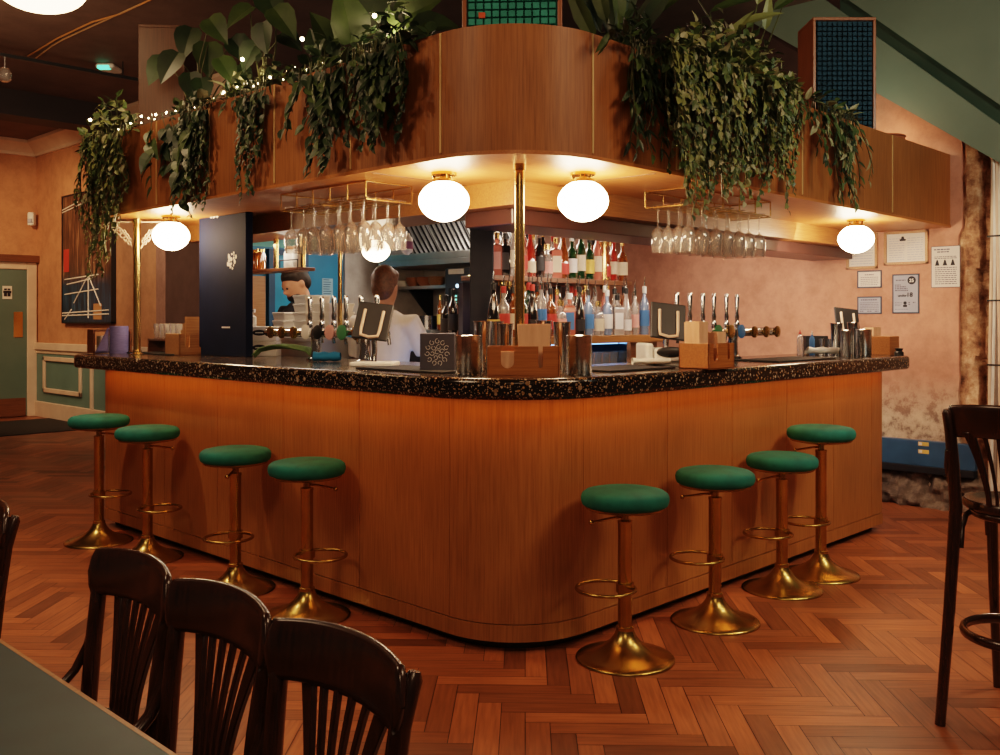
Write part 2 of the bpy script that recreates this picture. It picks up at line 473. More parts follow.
# cornice
def cornice(name, p0, p1, inward):
    prof = [(0,0),(.04,0),(.05,.04),(.09,.08),(.15,.13),(.2,.16),(.2,.20),(0,.20)]
    mb = MB(); vs = []
    d = Vector(inward)
    for p in (p0, p1):
        for a, b in prof: vs.append((p[0]+d.x*a, p[1]+d.y*a, CZ-.20+b))
    n = len(prof)
    fs = [(i, (i+1) % n, n+(i+1) % n, n+i) for i in range(n)]+[tuple(range(n)), tuple(range(n, 2*n))[::-1]]
    mb.add(vs, fs); struct(mb.build(name, CREAM, smooth=0))
cornice('trim_4', (XP, 6.3), (XP, YD), (-1, 0))
cornice('trim_5', (-7, YD), (XP, YD), (0, -1))
# door on the far wall
dx1 = ony(33, YD)[0]; dY = ony(33, YD)[1]
dx0 = dx1-1.0; dtop = zz(270, dY)
door = thing('door_1', 'teal door with cream frame in the orange far wall', 'door', (0,0,0)); struct(door)
MB().bb(dx0, dx1-.1, YD-.05, YD, .02, dtop).build('door_leaf', TEALD, door, smooth=0)
MB().bb(dx0+.02, dx1-.12, YD-.06, YD-.05, .02, .27).build('kick_plate', W['brown'], door, smooth=0)
py0, py1 = zz(312, dY), zz(337, dY)
MB().bb(dx1-.28, dx1-.16, YD-.058, YD-.05, py1, py0).build('push_plate', BRASS, door, smooth=0)
MB().bb(dx1-.1, dx1+.03, YD-.07, YD, 0, dtop+.1).bb(dx0-.13, dx0, YD-.07, YD, 0, dtop+.1).bb(dx0, dx1-.1, YD-.07, YD, dtop, dtop+.1).build('door_frame', CREAM, door, smooth=0, bevel=.01)
MB().bb(dx0-.15, dx1+.12, YD-.12, YD, dtop+.1, dtop+.2).build('door_header', W['brown'], door, smooth=0)
# toilet sign on the door: card with two small figures
sx0, sY = ony(1, YD); sx1, _ = ony(10.5, YD); sz0, sz1 = zz(299, sY), zz(286, sY)
sg = thing('door_sign', 'small cream card sign with two dark figures on the teal door', 'sign', ((sx0+sx1)/2, YD-.055, (sz0+sz1)/2))
hw, hh = (sx1-sx0)/2, (sz1-sz0)/2
MB().bb(-hw, hw, -.006, 0, -hh, hh).build('sign_card', CARD, sg, smooth=0)
mb = MB()
for q in (-.4, .35):
    mb.bb(hw*q-.018, hw*q+.018, -.010, -.006, hh*.35, hh*.62)
    mb.bb(hw*q-.03, hw*q+.03, -.010, -.006, -hh*.1, hh*.28)
    mb.bb(hw*q-.02, hw*q+.02, -.010, -.006, -hh*.6, -hh*.1)
mb.build('figure_print', INK, sg, smooth=0)
# white sensor in the corner
p = at(35.5, 219, onx(36.5, XP)[1]-.15)
sn = thing('wall_sensor', 'small white alarm sensor high in the corner of the orange walls', 'sensor', (XP-.10, YD-.10, p.z))
MB().box((0,0,0), (.10,.09,.19), PI/4).build('sensor_body', WHITE, sn, smooth=0, bevel=.02)
MB().box((-.04,-.04,-.03), (.06,.02,.06), -PI/4).build('lens', LGREY, sn, smooth=0, bevel=.006)
mt = MB().bb(ony(-30, YD-1.4)[0], ony(76, YD-1.4)[0], YD-2.3, YD-.6, 0, .012).build('door_mat', RUBBER, smooth=0)
tag(mt, 'dark door mat lying in front of the teal door', 'mat')
# dark beam and spotlight track on the ceiling at the left
struct(MB().bb(-7, XP, 8.6, 9.0, CZ-.28, CZ).build('trim_6', M_('dark_beam', (.022,.012,.010), .6), smooth=0))
# teal wall behind the kitchen and returns
YK = 4.85
struct(MB().bb(1.62, 3.9, YK, YK+.1, 0, 2.02).build('wall_kitchen_back', BLUEW, smooth=0))
struct(MB().bb(1.62, 3.9, YK, YK+.1, 2.02, 2.5).build('wall_kitchen_back_upper', TEALB, smooth=0))
struct(MB().bb(1.58, 1.64, YK, 6.1, 0, 2.5).build('wall_passage', M_('grey_purple_paint', (.24,.17,.16), .7), smooth=0))
struct(MB().bb(3.72, 3.82, 3.3, YK, 0, 2.5).build('wall_kitchen_side', STAINS, smooth=0))
struct(MB().bb(.95, 4.5, .95, YK+.1, 2.5, 2.55).build('ceiling_kitchen', CEIL, smooth=0))
struct(MB().bb(4.46, XW-.005, .75, 7.5, 2.56, CZ).build('wall_right_upper', M_('unlit_wall_tone', (.060,.026,.020), .7), smooth=0))  # dark sheet before the plaster; the unlit wall's shade is in its colour
# wooden and dark upright panels beside the passage (seen past the brass pole)
y0, y1 = onx(178, XP)[0], onx(161, XP)[0]
struct(MB().bb(XP-.06, XP-.02, y0, y1, 1.0, 3.6).build('trim_7', plaster('dusky_plaster', (.40,.22,.165), (.34,.18,.135), (.27,.14,.10), 1.5), smooth=0))
# stair flight above the right end
XS = 4.42
def stair_quad(name, la, lb, ua, ub, x, mat, lab, ext=(-1.5, 3.4)):
    def pt(p):
        y, Y = onx(p[0], x); return y, zz(p[1], Y)
    def line(a, b):
        (ya_, za), (yb_, zb) = pt(a), pt(b); s = (zb-za)/(yb_-ya_)
        return lambda y: za+s*(y-ya_)
    l, u = line(la, lb), line(ua, ub)
    y0, y1 = ext; zc = 4.05
    ys = [y0+(y1-y0)*k/40 for k in range(41)]
    ys = [y for y in ys if l(y) < zc]
    return MB().prism([(y,l(y)) for y in ys]+[(y,min(zc+.02, max(u(y), l(y)+.01))) for y in reversed(ys)], x, x+.05, T)
st = thing('staircase_underside', 'grey-green painted underside of the staircase above the right canopy end', 'staircase', (0,0,0))
stair_quad('a', (1000,163), (873,91), (1000,125), (873,34), XS, STAIR, '').build('string_board', STAIR, st, smooth=0)
stair_quad('b', (1000,130), (873,39), (1000,100), (873,12), XS+.05, STAIRD, '').build('shade_board', STAIRD, st, smooth=0)  # dark board whose colour stands for the shadow band between the stair faces
stair_quad('c', (1000,105), (873,17), (1000,-160), (873,-210), XS, STAIR, '').build('upper_panel', STAIR, st, smooth=0)
# ================================================================== BAR
RC = .40
def outline(o, yend, xend, a0=None):
    pts = [(-o, yend), (-o, RC)]
    for k in range(1, 16):
        a = PI+(PI/2)*k/16
        pts.append((RC+(RC+o)*math.cos(a), RC+(RC+o)*math.sin(a)))
    pts += [(RC, -o), (xend, -o)]
    return pts
def arcpts(o, n=20):
    return [(RC+(RC+o)*math.cos(PI+PI/2*k/n), RC+(RC+o)*math.sin(PI+PI/2*k/n)) for k in range(n+1)]
XE, YE = 3.46, 3.79
ZT, ZB = 1.138, 1.05
bar = thing('bar_counter', 'corner bar counter clad in warm vertical wood veneer panels', 'bar counter', (0,0,0))
def panelset(par, seams_x, seams_y, o, th, z0, z1, mat, name, gap=.002):
    for a, b in zip(seams_y[:-1], seams_y[1:]):
        MB().bb(-o, -o+th, a+gap, b-gap, z0, z1).build(name, mat, par, smooth=0)
    for a, b in zip(seams_x[:-1], seams_x[1:]):
        MB().bb(a+gap, b-gap, -o, -o+th, z0, z1).build(name, mat, par, smooth=0)
    MB().prism(arcpts(o)+arcpts(o-th)[::-1], z0, z1).build(name, mat, par, smooth=38)
sy = [RC, 1.02, 1.66, 2.32, 2.95, 3.58, YE]
sxs = [RC, 1.02, 1.60, 2.18, 2.76, 3.30, XE]
panelset(bar, sxs, sy, 0, .03, .118, ZB, W['panel'], 'front_panel')
MB().prism(outline(.004, YE, XE)+outline(-.05, YE, XE)[::-1], .045, .114).build('base_rail', W['panel'], bar, smooth=38)
MB().prism(outline(-.06, YE-.02, XE-.02)+outline(-.1, YE-.02, XE-.02)[::-1], .0, .05).build('plinth', BLACK, bar, smooth=38)
MB().prism(outline(-.03, YE-.005, XE-.005)+outline(-.034, YE-.005, XE-.005)[::-1], .05, ZB).build('backing', W['brown'], bar, smooth=38)
MB().bb(XE-.03, XE-.003, .031, .55, .05, ZB).build('end_panel', W['panel'], bar, smooth=0)
MB().bb(.031, .55, YE-.03, YE-.003, .05, ZB).build('end_panel', W['panel'], bar, smooth=0)
MB().prism([(-.02+.56,YE),(.54,.54),(XE,.54),(XE,.56),(.56,.56),(.56,YE)], .05, ZB).build('back_panel', DKSTEEL, bar, smooth=0)
oa, ob = outline(.090, YE-.02, XE-.02), outline(.070, YE-.02, XE-.02)
nq = len(oa)
strip = MB().add([(x,y,ZB-.0006) for x,y in oa]+[(x,y,ZB-.0006) for x,y in ob], [(i,i+1,nq+i+1,nq+i) for i in range(nq-1)]).build('light_strip', LEDO, bar, smooth=38)
# worktop
OV = .14
def rounded(end):   # quarter-round corner points at the free ends
    pts = []
    return pts
r = .13
wt = []
xe, ye = 3.66, 4.06
for k in range(9):
    a = PI/2*k/8; wt.append((-OV+r-r*math.sin(a)+0, ye-r+r*math.cos(a)))
wt += outline(OV, RC+.5, RC+.5)[1:-1]
for k in range(9):
    a = PI/2*k/8; wt.append((xe-r+r*math.sin(a), -OV+r-r*math.cos(a)))
wt += [(xe, .60), (.74, .60), (.74, ye)]
wtop = MB().prism(wt, ZB, ZT).build('bar_worktop', TERR, smooth=38, bevel=.020)
wtop.modifiers['bevel'].segments = 3
tag(wtop, 'dark speckled terrazzo worktop curving round the corner bar', 'worktop')
# ================================================================== CANOPY
can = thing('overhead_canopy', 'curved wood veneer canopy hanging over the corner bar', 'canopy', (0,0,0))
CB, CT, CO = 2.06, 2.574, .05
CYE = 3.86
csy = [RC, 1.02, 1.66, 2.32, 2.95, CYE]
csx = [RC, 1.02, 1.64, 2.26, 2.88, 3.5, XW]
panelset(can, csx, csy, CO, .03, CB, CT, W['fascia'], 'fascia_panel')
for y in csy[:-1]: MB().bb(-CO-.004, -CO+.01, y-.005, y+.005, CB+.01, CT-.002).build('brass_strip', PALEB, can, smooth=0)
for x in csx[:-1]: MB().bb(x-.005, x+.005, -CO-.004, -CO+.01, CB+.01, CT-.002).build('brass_strip', PALEB, can, smooth=0)
sof = outline(CO+.004, CYE, XW)+[(XW, .58), (.58, .58), (.58, CYE)]
MB().prism(sof, CB-.016, CB).build('soffit', W['soffit'], can, smooth=38)
MB().prism(outline(CO-.03, CYE, XW)+[(XW, .66), (.66, .66), (.66, CYE)], CT-.10, CT-.06).build('planter_tray', W['brown'], can, smooth=38)
MB().bb(-CO+.03, .66, CYE-.03, CYE, CB, CT).build('end_panel', W['fascia'], can, smooth=0)
MB().prism([(.62,CYE),(.62,.62),(XW,.62),(XW,.66),(.66,.66),(.66,CYE)], CB, CT).build('back_board', W['brown'], can, smooth=0)
mb = MB()
for (a, b) in (((.06,.06),(.58,.58)),):
    pass
MB().bb(-.02, .58, .90, .904, CB-.0175, CB-.015).build('soffit_joint', W['dark'], can, smooth=0)
MB().bb(.90, .904, -.02, .58, CB-.0175, CB-.015).build('soffit_joint', W['dark'], can, smooth=0)
MB().prism([(.58,CYE),(.58,.58),(XW,.58),(XW,.95),(.95,.95),(.95,CYE)], 1.925, CB-.016).build('inner_bulkhead', W['bulk'], can, smooth=0)
bm_ = thing('ceiling_beam', 'dark red-brown beam running behind the wood canopy above the bottles', 'beam', (0,0,0))
MB().prism([(.68,.68),(XW,.68),(XW,1.02),(.68,1.02)], 1.845, 1.925).build('beam_body', M_('maroon_beam', (.075,.030,.024), .35), bm_, smooth=0, bevel=.006)
# second wooden bulkhead further back on the kitchen side
b2 = MB().bb(1.30, 1.36, 2.0, YK-.01, 1.985, 2.5).build('kitchen_bulkhead', W['bulk'], smooth=0)
tag(b2, 'plain wood bulkhead above the kitchen opening', 'bulkhead')
# posts
def brass_pole(x, y, z0, z1, r, label, ornate=False):
    t = thing('brass_pole', label, 'pole', (x, y, z0), 0)
    h = z1-z0
    MB().lathe([(r,0),(r,h)], 24).build('pole', BRASS, t)
    MB().lathe([(r*1.9,0),(r*1.9,.008),(r*1.25,.014),(r*1.2,.03),(r,.034)], 24).build('base_flange', BRASS, t)
    MB().lathe([(r,h-.03),(r*1.2,h-.028),(r*1.25,h-.012),(r*1.3,h)], 24).build('top_flange', BRASS, t)
    if ornate:
        mb = MB()
        for sgn in (-1, 1):
            for q in range(5):
                pts = []
                for k in range(15):
                    a = k/14
                    rad = .055*(1-a*.75)
                    cx_ = .03+.026*q; cz_ = h-.03-.026*(4-q)
                    th_ = a*2.3*PI+q
                    pts.append((sgn*(r+cx_*.9+rad*.5*math.cos(th_)), 0, cz_+rad*.6*math.sin(th_)-.02))
                mb.tube(pts, .005, 6)
            mb.tube([(sgn*r,0,h-.20),(sgn*(r+.03),0,h-.14),(sgn*(r+.08),0,h-.07),(sgn*(r+.15),0,h-.02)], .006, 6)
            mb.tube([(sgn*r,0,h-.02),(sgn*(r+.15),0,h-.02)], .006, 6)
        o = mb.build('scroll_bracket', CREAM, t)
        o.rotation_euler.z = VIEW-PI/2
    return t
pz = at(519.5, 300, 4.16)
brass_pole(pz.x, pz.y, ZT, CB-.016, .0215, 'brass pole at the bar corner behind the wooden caddy')
yy, _ = onx(137, .14)
brass_pole(.14, yy, ZT, CB-.016, .024, 'brass pole with cream scroll brackets at the left end of the bar', True)
# globe lamps
def globe(x, y, ztop, r, label, drop=.045, g='opal globe lamps under the canopy'):
    t = thing('globe_lamp', label, 'lamp', (x, y, ztop), 0, g)
    MB().lathe([(r*.52,-.012),(r*.52,0)], 28).build('ceiling_plate', BRASS, t)
    mb = MB().lathe([(r*.16,-drop),(r*.16,-.01)], 16)
    for k in range(3):
        a = 2*PI*k/3+.4
        mb.tube([(r*.42*math.cos(a), r*.42*math.sin(a), -.012), (r*.36*math.cos(a), r*.36*math.sin(a), -drop+.005)], r*.06, 8)
    mb.lathe([(r*.40,-drop-.004),(r*.46,-drop-.0),(r*.46,-drop+.014),(r*.38,-drop+.016)], 28)
    mb.build('bracket', BRASS, t)
    prof = []
    for k in range(25):
        a = .42+(PI-.42)*k/24
        prof.append((max(r*math.sin(a)*(1+.03*math.sin(a)**6), 0), -drop-r*.74+r*.84*math.cos(a)))
    prof[-1] = (0, prof[-1][1])
    MB().lathe(prof, 36).build('globe', GLOBE, t, smooth=180)
    return t
zs = CB-.0165
y_, _ = onx(444, .21); globe(.21, y_, zs, .113, 'lit opal globe lamp left of the corner brass pole under the canopy')
x_, _ = ony(583, .21); globe(x_, .21, zs, .113, 'lit opal globe lamp right of the corner brass pole under the canopy')
y_, _ = onx(171, .21); globe(.21, y_, zs, .113, 'lit opal globe lamp at the far left of the bar canopy')
x_, _ = ony(856, .21); globe(x_, .21, zs, .113, 'lit opal globe lamp at the far right of the bar canopy near the notices')
p = at(376, 246, 6.9)
globe(p.x, p.y, 2.04, .097, 'smaller lit opal globe lamp behind the hanging glasses by the kitchen', .10)
b3 = MB().bb(p.x-.12, 1.30, p.y-.25, p.y+.25, 2.04, 2.10).build('lamp_soffit', W['bulk'], smooth=0)
tag(b3, 'small wood ceiling board that carries the kitchen globe lamp', 'ceiling board')
# big shade lamp at top left
p = at(40, -13, 5.7)
t = thing('ceiling_lamp', 'large round glowing ceiling lamp at the top left of the room', 'lamp', (p.x, p.y, CZ))
d = p.z-CZ
MB().lathe([(max(.26*math.sin(PI*k/20*.9),0), d-.14*math.cos(PI*k/20*.9)) for k in range(21)], 48).build('glass_shade', GLOBE2, t, smooth=180)
MB().lathe([(.008,d+.13),(.008,-.03)], 8).lathe([(.06,-.03),(.06,0)], 20).build('suspension_rod', BRASS, t)
# ================================================================== BAR STOOLS
def stool(px, Y, zm, ring_dir, label, zring=.285):
    """px/Y: where the pole stands; zm: mid height of the cushion; ring_dir: heading of the foot ring"""
    d = ray(px)
    t = thing('bar_stool', label, 'bar stool', (CX+d[0]*Y, CY+d[1]*Y, 0), 0, 'green velvet bar stools round the bar')
    r = .2
    MB().lathe([(r,0),(r,.007),(r-.006,.012),(.165,.020),(.125,.034),(.09,.052),(.062,.074),(.044,.098),(.036,.118),(.034,.13)], 48).build('base', GOLD, t, smooth=60)
    MB().lathe([(.036,.118),(.036,.132),(.0285,.136),(.0285,zm-.105),(.030,zm-.103),(.030,zm-.092),(.019,zm-.090)], 28).build('column', GOLD, t, smooth=40)
    MB().lathe([(.0165,zm-.11),(.0165,zm-.05)], 20).build('piston', GOLD, t)
    MB().lathe([(.05,zm-.062),(.09,zm-.056),(.155,zm-.044),(.160,zm-.040),(.160,zm-.028)], 40).build('seat_plate', GOLD, t, smooth=40)
    mb = MB().tube([(.0,0,zm-.075),(.06,.01,zm-.078),(.12,.02,zm-.085),(.15,.024,zm-.088)], .006, 8)
    lv = mb.build('height_lever', GOLD, t); lv.rotation_euler.z = ring_dir
    MB().sphere((.152,.024,zm-.088), .011, 10, 8).build('lever_knob', GOLD, lv)
    MB().lathe([(.10,zm-.034),(.160,zm-.033),(.172,zm-.026),(.1775,zm-.012),(.1785,zm+.002),(.174,zm+.016),(.160,zm+.027),(.13,zm+.034),(.08,zm+.038),(0,zm+.039)], 48).build('cushion', VELVET, t, smooth=180)
    pts = []
    for k in range(40):
        a = 2*PI*k/40
        pts.append((.082+.118*math.cos(a), .118*math.sin(a), zring))
    rg = MB().tube(pts, .0075, 10, closed=True).build('foot_ring', GOLD, t); rg.rotation_euler.z = ring_dir
    MB().lathe([(.0365,zring-.018),(.0365,zring+.018)], 24).build('ring_collar', GOLD, rg)
    return t
LEFT = VIEW+PI/2; RIGHT = VIEW-PI/2
stool(99, 5.94, .748, RIGHT-.25, 'green velvet bar stool at the far left end of the bar, the farthest left', .30)
stool(147.5, 5.54, .722, RIGHT-.3, 'green velvet bar stool second from the left end of the bar', .29)
stool(235.5, 4.90, .684, PI+VIEW-.15, 'green velvet bar stool on the left face, behind the middle chair back', .28)
stool(307, 4.455, .686, RIGHT-.55, 'green velvet bar stool on the left face nearest to the bar corner', .29)
stool(625, 3.89, .652, LEFT+.25, 'green velvet bar stool on the right face nearest to the bar corner, largest in view', .29)
stool(715, 4.37, .659, LEFT+.0, 'green velvet bar stool second from the corner on the right face', .29)
stool(782, 4.89, .655, LEFT+.3, 'green velvet bar stool third from the corner on the right face', .29)
stool(821, 5.17, .765, LEFT+.1, 'taller green velvet bar stool nearest to the notices wall', .29)
# ================================================================== BENTWOOD CHAIRS (local: sitter faces -x)
def chair(name, label, cat, sh, bh, loc, rz, group=None, ring=None, splay=.03, lean_k=1.0):
    t = thing(name, label, cat, loc, rz, group)
    D = W['dark']
    # seat: rounded, slightly dished, with rim
    def sx(a):
        c, s_ = math.cos(a), math.sin(a)
        e = .88 if c < 0 else 1.0
        return (-.19*abs(c)**.85*(1 if c > 0 else -1)*-1*e if False else .185*c*(1.0 if c < 0 else .92), .19*s_*(1-.06*c))
    prof = [(0,-.012),(.55,-.013),(.8,-.010),(.90,0),(.97,.002),(1,-.006),(1,-.024),(.96,-.032),(.0,-.032)]
    vs = []; fs = []; n = len(prof); sg = 40
    for k in range(sg):
        x, y = sx(2*PI*k/sg)
        for q, z in prof: vs.append((x*q, y*q, sh+z))
    for k in range(sg):
        q = (k+1) % sg
        for i in range(n-1): fs.append((k*n+i, q*n+i, q*n+i+1, k*n+i+1))
    MB().add(vs, [f[::-1] for f in fs]).build('seat', D, t, smooth=40)
    # rear legs run up into the back posts
    for s in (-1, 1):
        pts = [(.185+splay,.178*s,0),(.165+splay*.4,.172*s,sh*.5),(.150,.166*s,sh-.02),(.150+.015*lean_k,.172*s,sh+(bh-sh)*.35),(.150+.032*lean_k,.179*s,sh+(bh-sh)*.7),(.150+.052*lean_k,.187*s,bh-.035),(.150+.056*lean_k,.188*s,bh-.022)]
        MB().tube(pts, [.017,.019,.021,.020,.019,.017,.010], 10).build('rear_leg', D, t, smooth=60)
    for s in (-1, 1):
        MB().tube([(-.155-splay,.150*s,0),(-.140-splay*.5,.145*s,sh*.5),(-.120,.135*s,sh-.03)], [.014,.018,.020], 10).build('front_leg', D, t, smooth=60)
    # seat ring under the seat
    MB().tube([(.15*math.cos(a),.15*math.sin(a),sh-.045) for a in [2*PI*k/30 for k in range(30)]], .014, 8, closed=True).build('seat_ring', D, t, smooth=60)
    # top rail
    zr = bh-.062
    def rail(u, v):
        w = u*2-1; a = 2*PI*v
        e = 1.0 if abs(w) < .90 else math.sqrt(max(0, 1-((abs(w)-.90)/.10)**2))*.6+.4*(1-abs(w))/.10
        hh = .058*(1-.04*w*w)*max(e, .02)
        zc = zr+.006*(1-w*w)-.006*abs(w)**3
        xb = .128+.040*lean_k+.045*(1-w*w)
        ca, sa = math.cos(a), math.sin(a)
        th = .012*max(e, .3)
        sup = lambda c, p: math.copysign(abs(c)**p, c)
        lean = .10*(hh*sup(sa,.5))
        return (xb+th*sup(ca,.6)+lean, 0.203*w, zc+hh*sup(sa,.5))
    mb = MB().grid(rail, 40, 20); mb.build('top_rail', D, t, smooth=60)
    # splayed fan of slats
    def slat(y0, y1, w0, w1, th=.007):
        P = []
        for k in range(8):
            f = k/7
            z = sh-.004+(zr-.03-sh)*f
            x = .154+.008*lean_k+(.046*lean_k)*f**1.3
            y = y0+(y1-y0)*(f**1.5)
            w = w0+(w1-w0)*f**2
            P.append((x, y, z, w))
        vs = []
        for x, y, z, w in P:
            vs += [(x-th,y-w,z),(x-th,y+w,z),(x+th,y+w,z),(x+th,y-w,z)]
        fs = [(0,1,2,3),(28,31,30,29)]
        for k in range(7):
            for j in range(4):
                q = (j+1) % 4; fs.append((k*4+j, (k+1)*4+j, (k+1)*4+q, k*4+q))
        MB().add(vs, fs).build('back_slat', D, t, smooth=40, bevel=.003)
    slat(-.055, -.115, .008, .020); slat(.055, .115, .008, .020)
    for q in (-1, -.33, .33, 1): slat(.030*q, .066*q, .0045, .007)
    # bent braces from posts to seat
    for s in (-1, 1):
        pts = []
        for k in range(9):
            f = k/8; a = f*PI/2
            pts.append((.165-.135*math.sin(a)**1.0*1.0, .186*s+.012*s*math.sin(a*2), sh+.015+.155*(1-math.sin(a))**1.0*1.0 if True else 0))
        pts = [(.172,.182*s,sh+.175),(.160,.190*s,sh+.12),(.130,.194*s,sh+.065),(.085,.193*s,sh+.025),(.03,.188*s,sh+.006)]
        MB().tube(pts, [.013,.012,.011,.011,.010], 8).build('brace', D, t, smooth=60)
    if ring:
        pts = [(.018+.182*math.cos(a), .178*math.sin(a), ring) for a in [2*PI*k/36 for k in range(36)]]
        MB().tube(pts, .012, 8, closed=True, flat=1.5).build('foot_ring', D, t, smooth=60)
        for s in (-1, 1):   # bent apron brackets
            for x0, x1 in ((-.13, .02), (.15, .02)):
                MB().tube([(x0,.150*s,sh-.16),(x0*.92+.0,.150*s,sh-.09),(x0*.6+.008,.150*s,sh-.052),(x1,.150*s,sh-.046)], .010, 8).build('apron_bracket', D, t, smooth=60)
    return t
XC = -1.935
g = 'bentwood chairs along the teal table'
chair('bentwood_chair', 'dark bentwood fan-back chair nearest to the camera, rightmost at the teal table', 'chair', .45, .815, (XC+.0, -1.20, 0), 0, g)
chair('bentwood_chair', 'dark bentwood fan-back chair in the middle of the three at the teal table', 'chair', .45, .815, (XC, -.80, 0), 0, g)
chair('bentwood_chair', 'dark bentwood fan-back chair third from the right at the teal table', 'chair', .45, .815, (XC, -.40, 0), 0, g)
chair('bentwood_chair', 'dark bentwood chair cut by the left edge of the picture', 'chair', .45, .815, (XC, .60, 0), 0, g)
chair('bentwood_bar_chair', 'tall dark bentwood bar chair with foot ring standing at the right', 'bar chair', .745, 1.085, (.868, -1.565, 0), PI, None, .29, .08, .45)
# ================================================================== TEAL TABLE
tb = thing('dining_table', 'teal-topped table with pale wood edging in the lower left foreground', 'table', (0,0,0))
TX, TZ = -2.05, .70
MB().bb(TX-.80, TX-.008, -1.90, 1.05, TZ-.028, TZ).build('tabletop', M_('teal_linoleum', (.018,.062,.076), .42, 0, (.013,.048,.060), 8), tb, smooth=0)
MB().bb(TX-.008, TX, -1.908, 1.058, TZ-.03, TZ+.0005).bb(TX-.808, TX-.80, -1.908, 1.058, TZ-.03, TZ+.0005).bb(TX-.80, TX-.008, -1.908, -1.9, TZ-.03, TZ+.0005).bb(TX-.80, TX-.008, 1.05, 1.058, TZ-.03, TZ+.0005).build('edge_band', W['crate'], tb, smooth=0)
MB().bb(TX-.74, TX-.10, -1.82, .97, TZ-.10, TZ-.03).build('apron', W['dark'], tb, smooth=0)
for x in (TX-.72, TX-.13):
    for y in (-1.80, .94): MB().bb(x-.03, x+.03, y-.03, y+.03, 0, TZ-.03).build('leg', W['dark'], tb, smooth=0, bevel=.004)
# ================================================================== ON THE WORKTOP
def rect_prism(mb, w, d, h, t=.008):   # open box local, base at z=0
    mb.bb(-w/2, w/2, -d/2, d/2, 0, t)
    mb.bb(-w/2, w/2, d/2-t, d/2, 0, h); mb.bb(-w/2, -w/2+t, -d/2, d/2, 0, h); mb.bb(w/2-t, w/2, -d/2, d/2, 0, h)
def slotted(mb, w, h, t, y, slots, M=None):
    """board in xz with U slots from the top: slots = (centre, halfwidth, depth)"""
    pts = [(-w/2, 0), (w/2, 0), (w/2, h)]
    for c, hw, dp in sorted(slots, reverse=True):
        pts.append((c+hw, h))
        for k in range(9):
            a = PI*k/8
            pts.append((c+hw*math.cos(a), h-dp+hw-hw*math.sin(a)*1.0))
        pts.append((c-hw, h))
    pts.append((-w/2, h))
    A = Matrix(((1,0,0,0),(0,0,1,y),(0,1,0,0),(0,0,0,1)))
    if M: A = M @ A
    mb.prism(pts, 0, t, A)
def caddy(label, x, y, rz, w, d, h, slots, mat=None, side=None):
    t = thing('napkin_caddy', label, 'caddy', (x, y, ZT), rz)
    mb = MB(); rect_prism(mb, w, d, h); mb.build('caddy_body', mat or W['caddy'], t, smooth=0, bevel=.002)
    mb = MB(); slotted(mb, w, h, .008, -d/2, slots); mb.build('front_board', mat or W['caddy'], t, smooth=0)
    mb = MB().bb(-.004, .004, -d/2+.008, d/2-.008, .008, h*.8); mb.build('divider', mat or W['caddy'], t, smooth=0)
    return t
def napkins(label, x, y, rz, w, d, h, fl=1.12, z=None):
    t = thing('napkin_stack', label, 'napkins', (x, y, (ZT+.0085) if z is None else z), rz)
    mb = MB(); n = 12
    for k in range(n):
        y0 = -d/2+d*k/n; s = 1+.012*math.sin(k*2.1)
        f = 1+(fl-1)*s
        vs = [(-w/2,y0,0),(w/2,y0,0),(w/2,y0+d/n*.8,0),(-w/2,y0+d/n*.8,0),(-w/2*f,y0*f,h*s),(w/2*f,y0*f,h*s),(w/2*f,(y0+d/n*.8)*f,h*s),(-w/2*f,(y0+d/n*.8)*f,h*s)]
        mb.add(vs, [(0,3,2,1),(4,5,6,7),(0,1,5,4),(1,2,6,5),(2,3,7,6),(3,0,4,7)])
    o = mb.build('napkin_stack_folds', NAPKIN, t, smooth=0); o.name = 'folded_napkins'
    return t
CAMR = VIEW-PI/2
pc = at(523, 300, 4.0)
caddy('orange-brown wooden napkin caddy at the front corner of the bar, brass pole behind', pc.x, pc.y, CAMR, .295, .14, .124, [(-.065,.027,.09),(.07,.009,.088)])
f = lambda dx, dy: (pc.x+dx*RX+dy*FX, pc.y+dx*RY+dy*FY)
q = f(.045, .0); napkins('peach napkin stack fanned tall in the corner caddy', q[0], q[1], CAMR, .118, .075, .205, 1.16)
q = f(-.065, -.03); napkins('low cream napkin stack seen through the U slot of the corner caddy', q[0], q[1], CAMR, .105, .05, .092, 1.0)
def lathe_thing(name, label, cat, px, Y, prof, mat, part, group=None, seg=32, z=None):
    d = ray(px)
    t = thing(name, label, cat, (CX+d[0]*Y, CY+d[1]*Y, ZT if z is None else z), 0, group)
    MB().lathe(prof, seg).build(part, mat, t, smooth=40); return t
def tin(label, px, Y, r, h, z=None):
    t = lathe_thing('steel_tin', label, 'metal cup', px, Y, [(r*.93,0),(r*.97,.004),(r,h-.004),(r*1.02,h-.002),(r*1.02,h),(r*.97,h),(r*.95,h-.01),(r*.9,.01),(0,.01)], STEEL, 'cup', 'steel bar tins', z=z)
    MB().tube([(r*1.0*math.cos(2*PI*k/32), r*1.0*math.sin(2*PI*k/32), h) for k in range(32)], .0022, 6, closed=True).build('rolled_rim', CHROME, t.children[0])
    return t
def tall(label, px, Y, r, h, z=None):
    t = lathe_thing('shaker_tin', label, 'cocktail shaker', px, Y, [(r*.74,0),(r*.76,.003),(r*.98,h-.004),(r,h),(r*.95,h),(r*.7,.012),(0,.012)], CHROME, 'cup', 'tall shaker tins', z=z)
    MB().tube([(r*math.cos(2*PI*k/28), r*math.sin(2*PI*k/28), h) for k in range(28)], .002, 6, closed=True).build('rolled_rim', CHROME, t)
    return t
tin('wide steel tin left of the corner wooden caddy', 468, 4.09, .054, .165)
tin('wide steel tin right of the corner wooden caddy', 579, 4.09, .055, .165)
tall('tall shaker tin behind the wide steel tin left of the corner caddy', 482.5, 4.32, .040, .225)
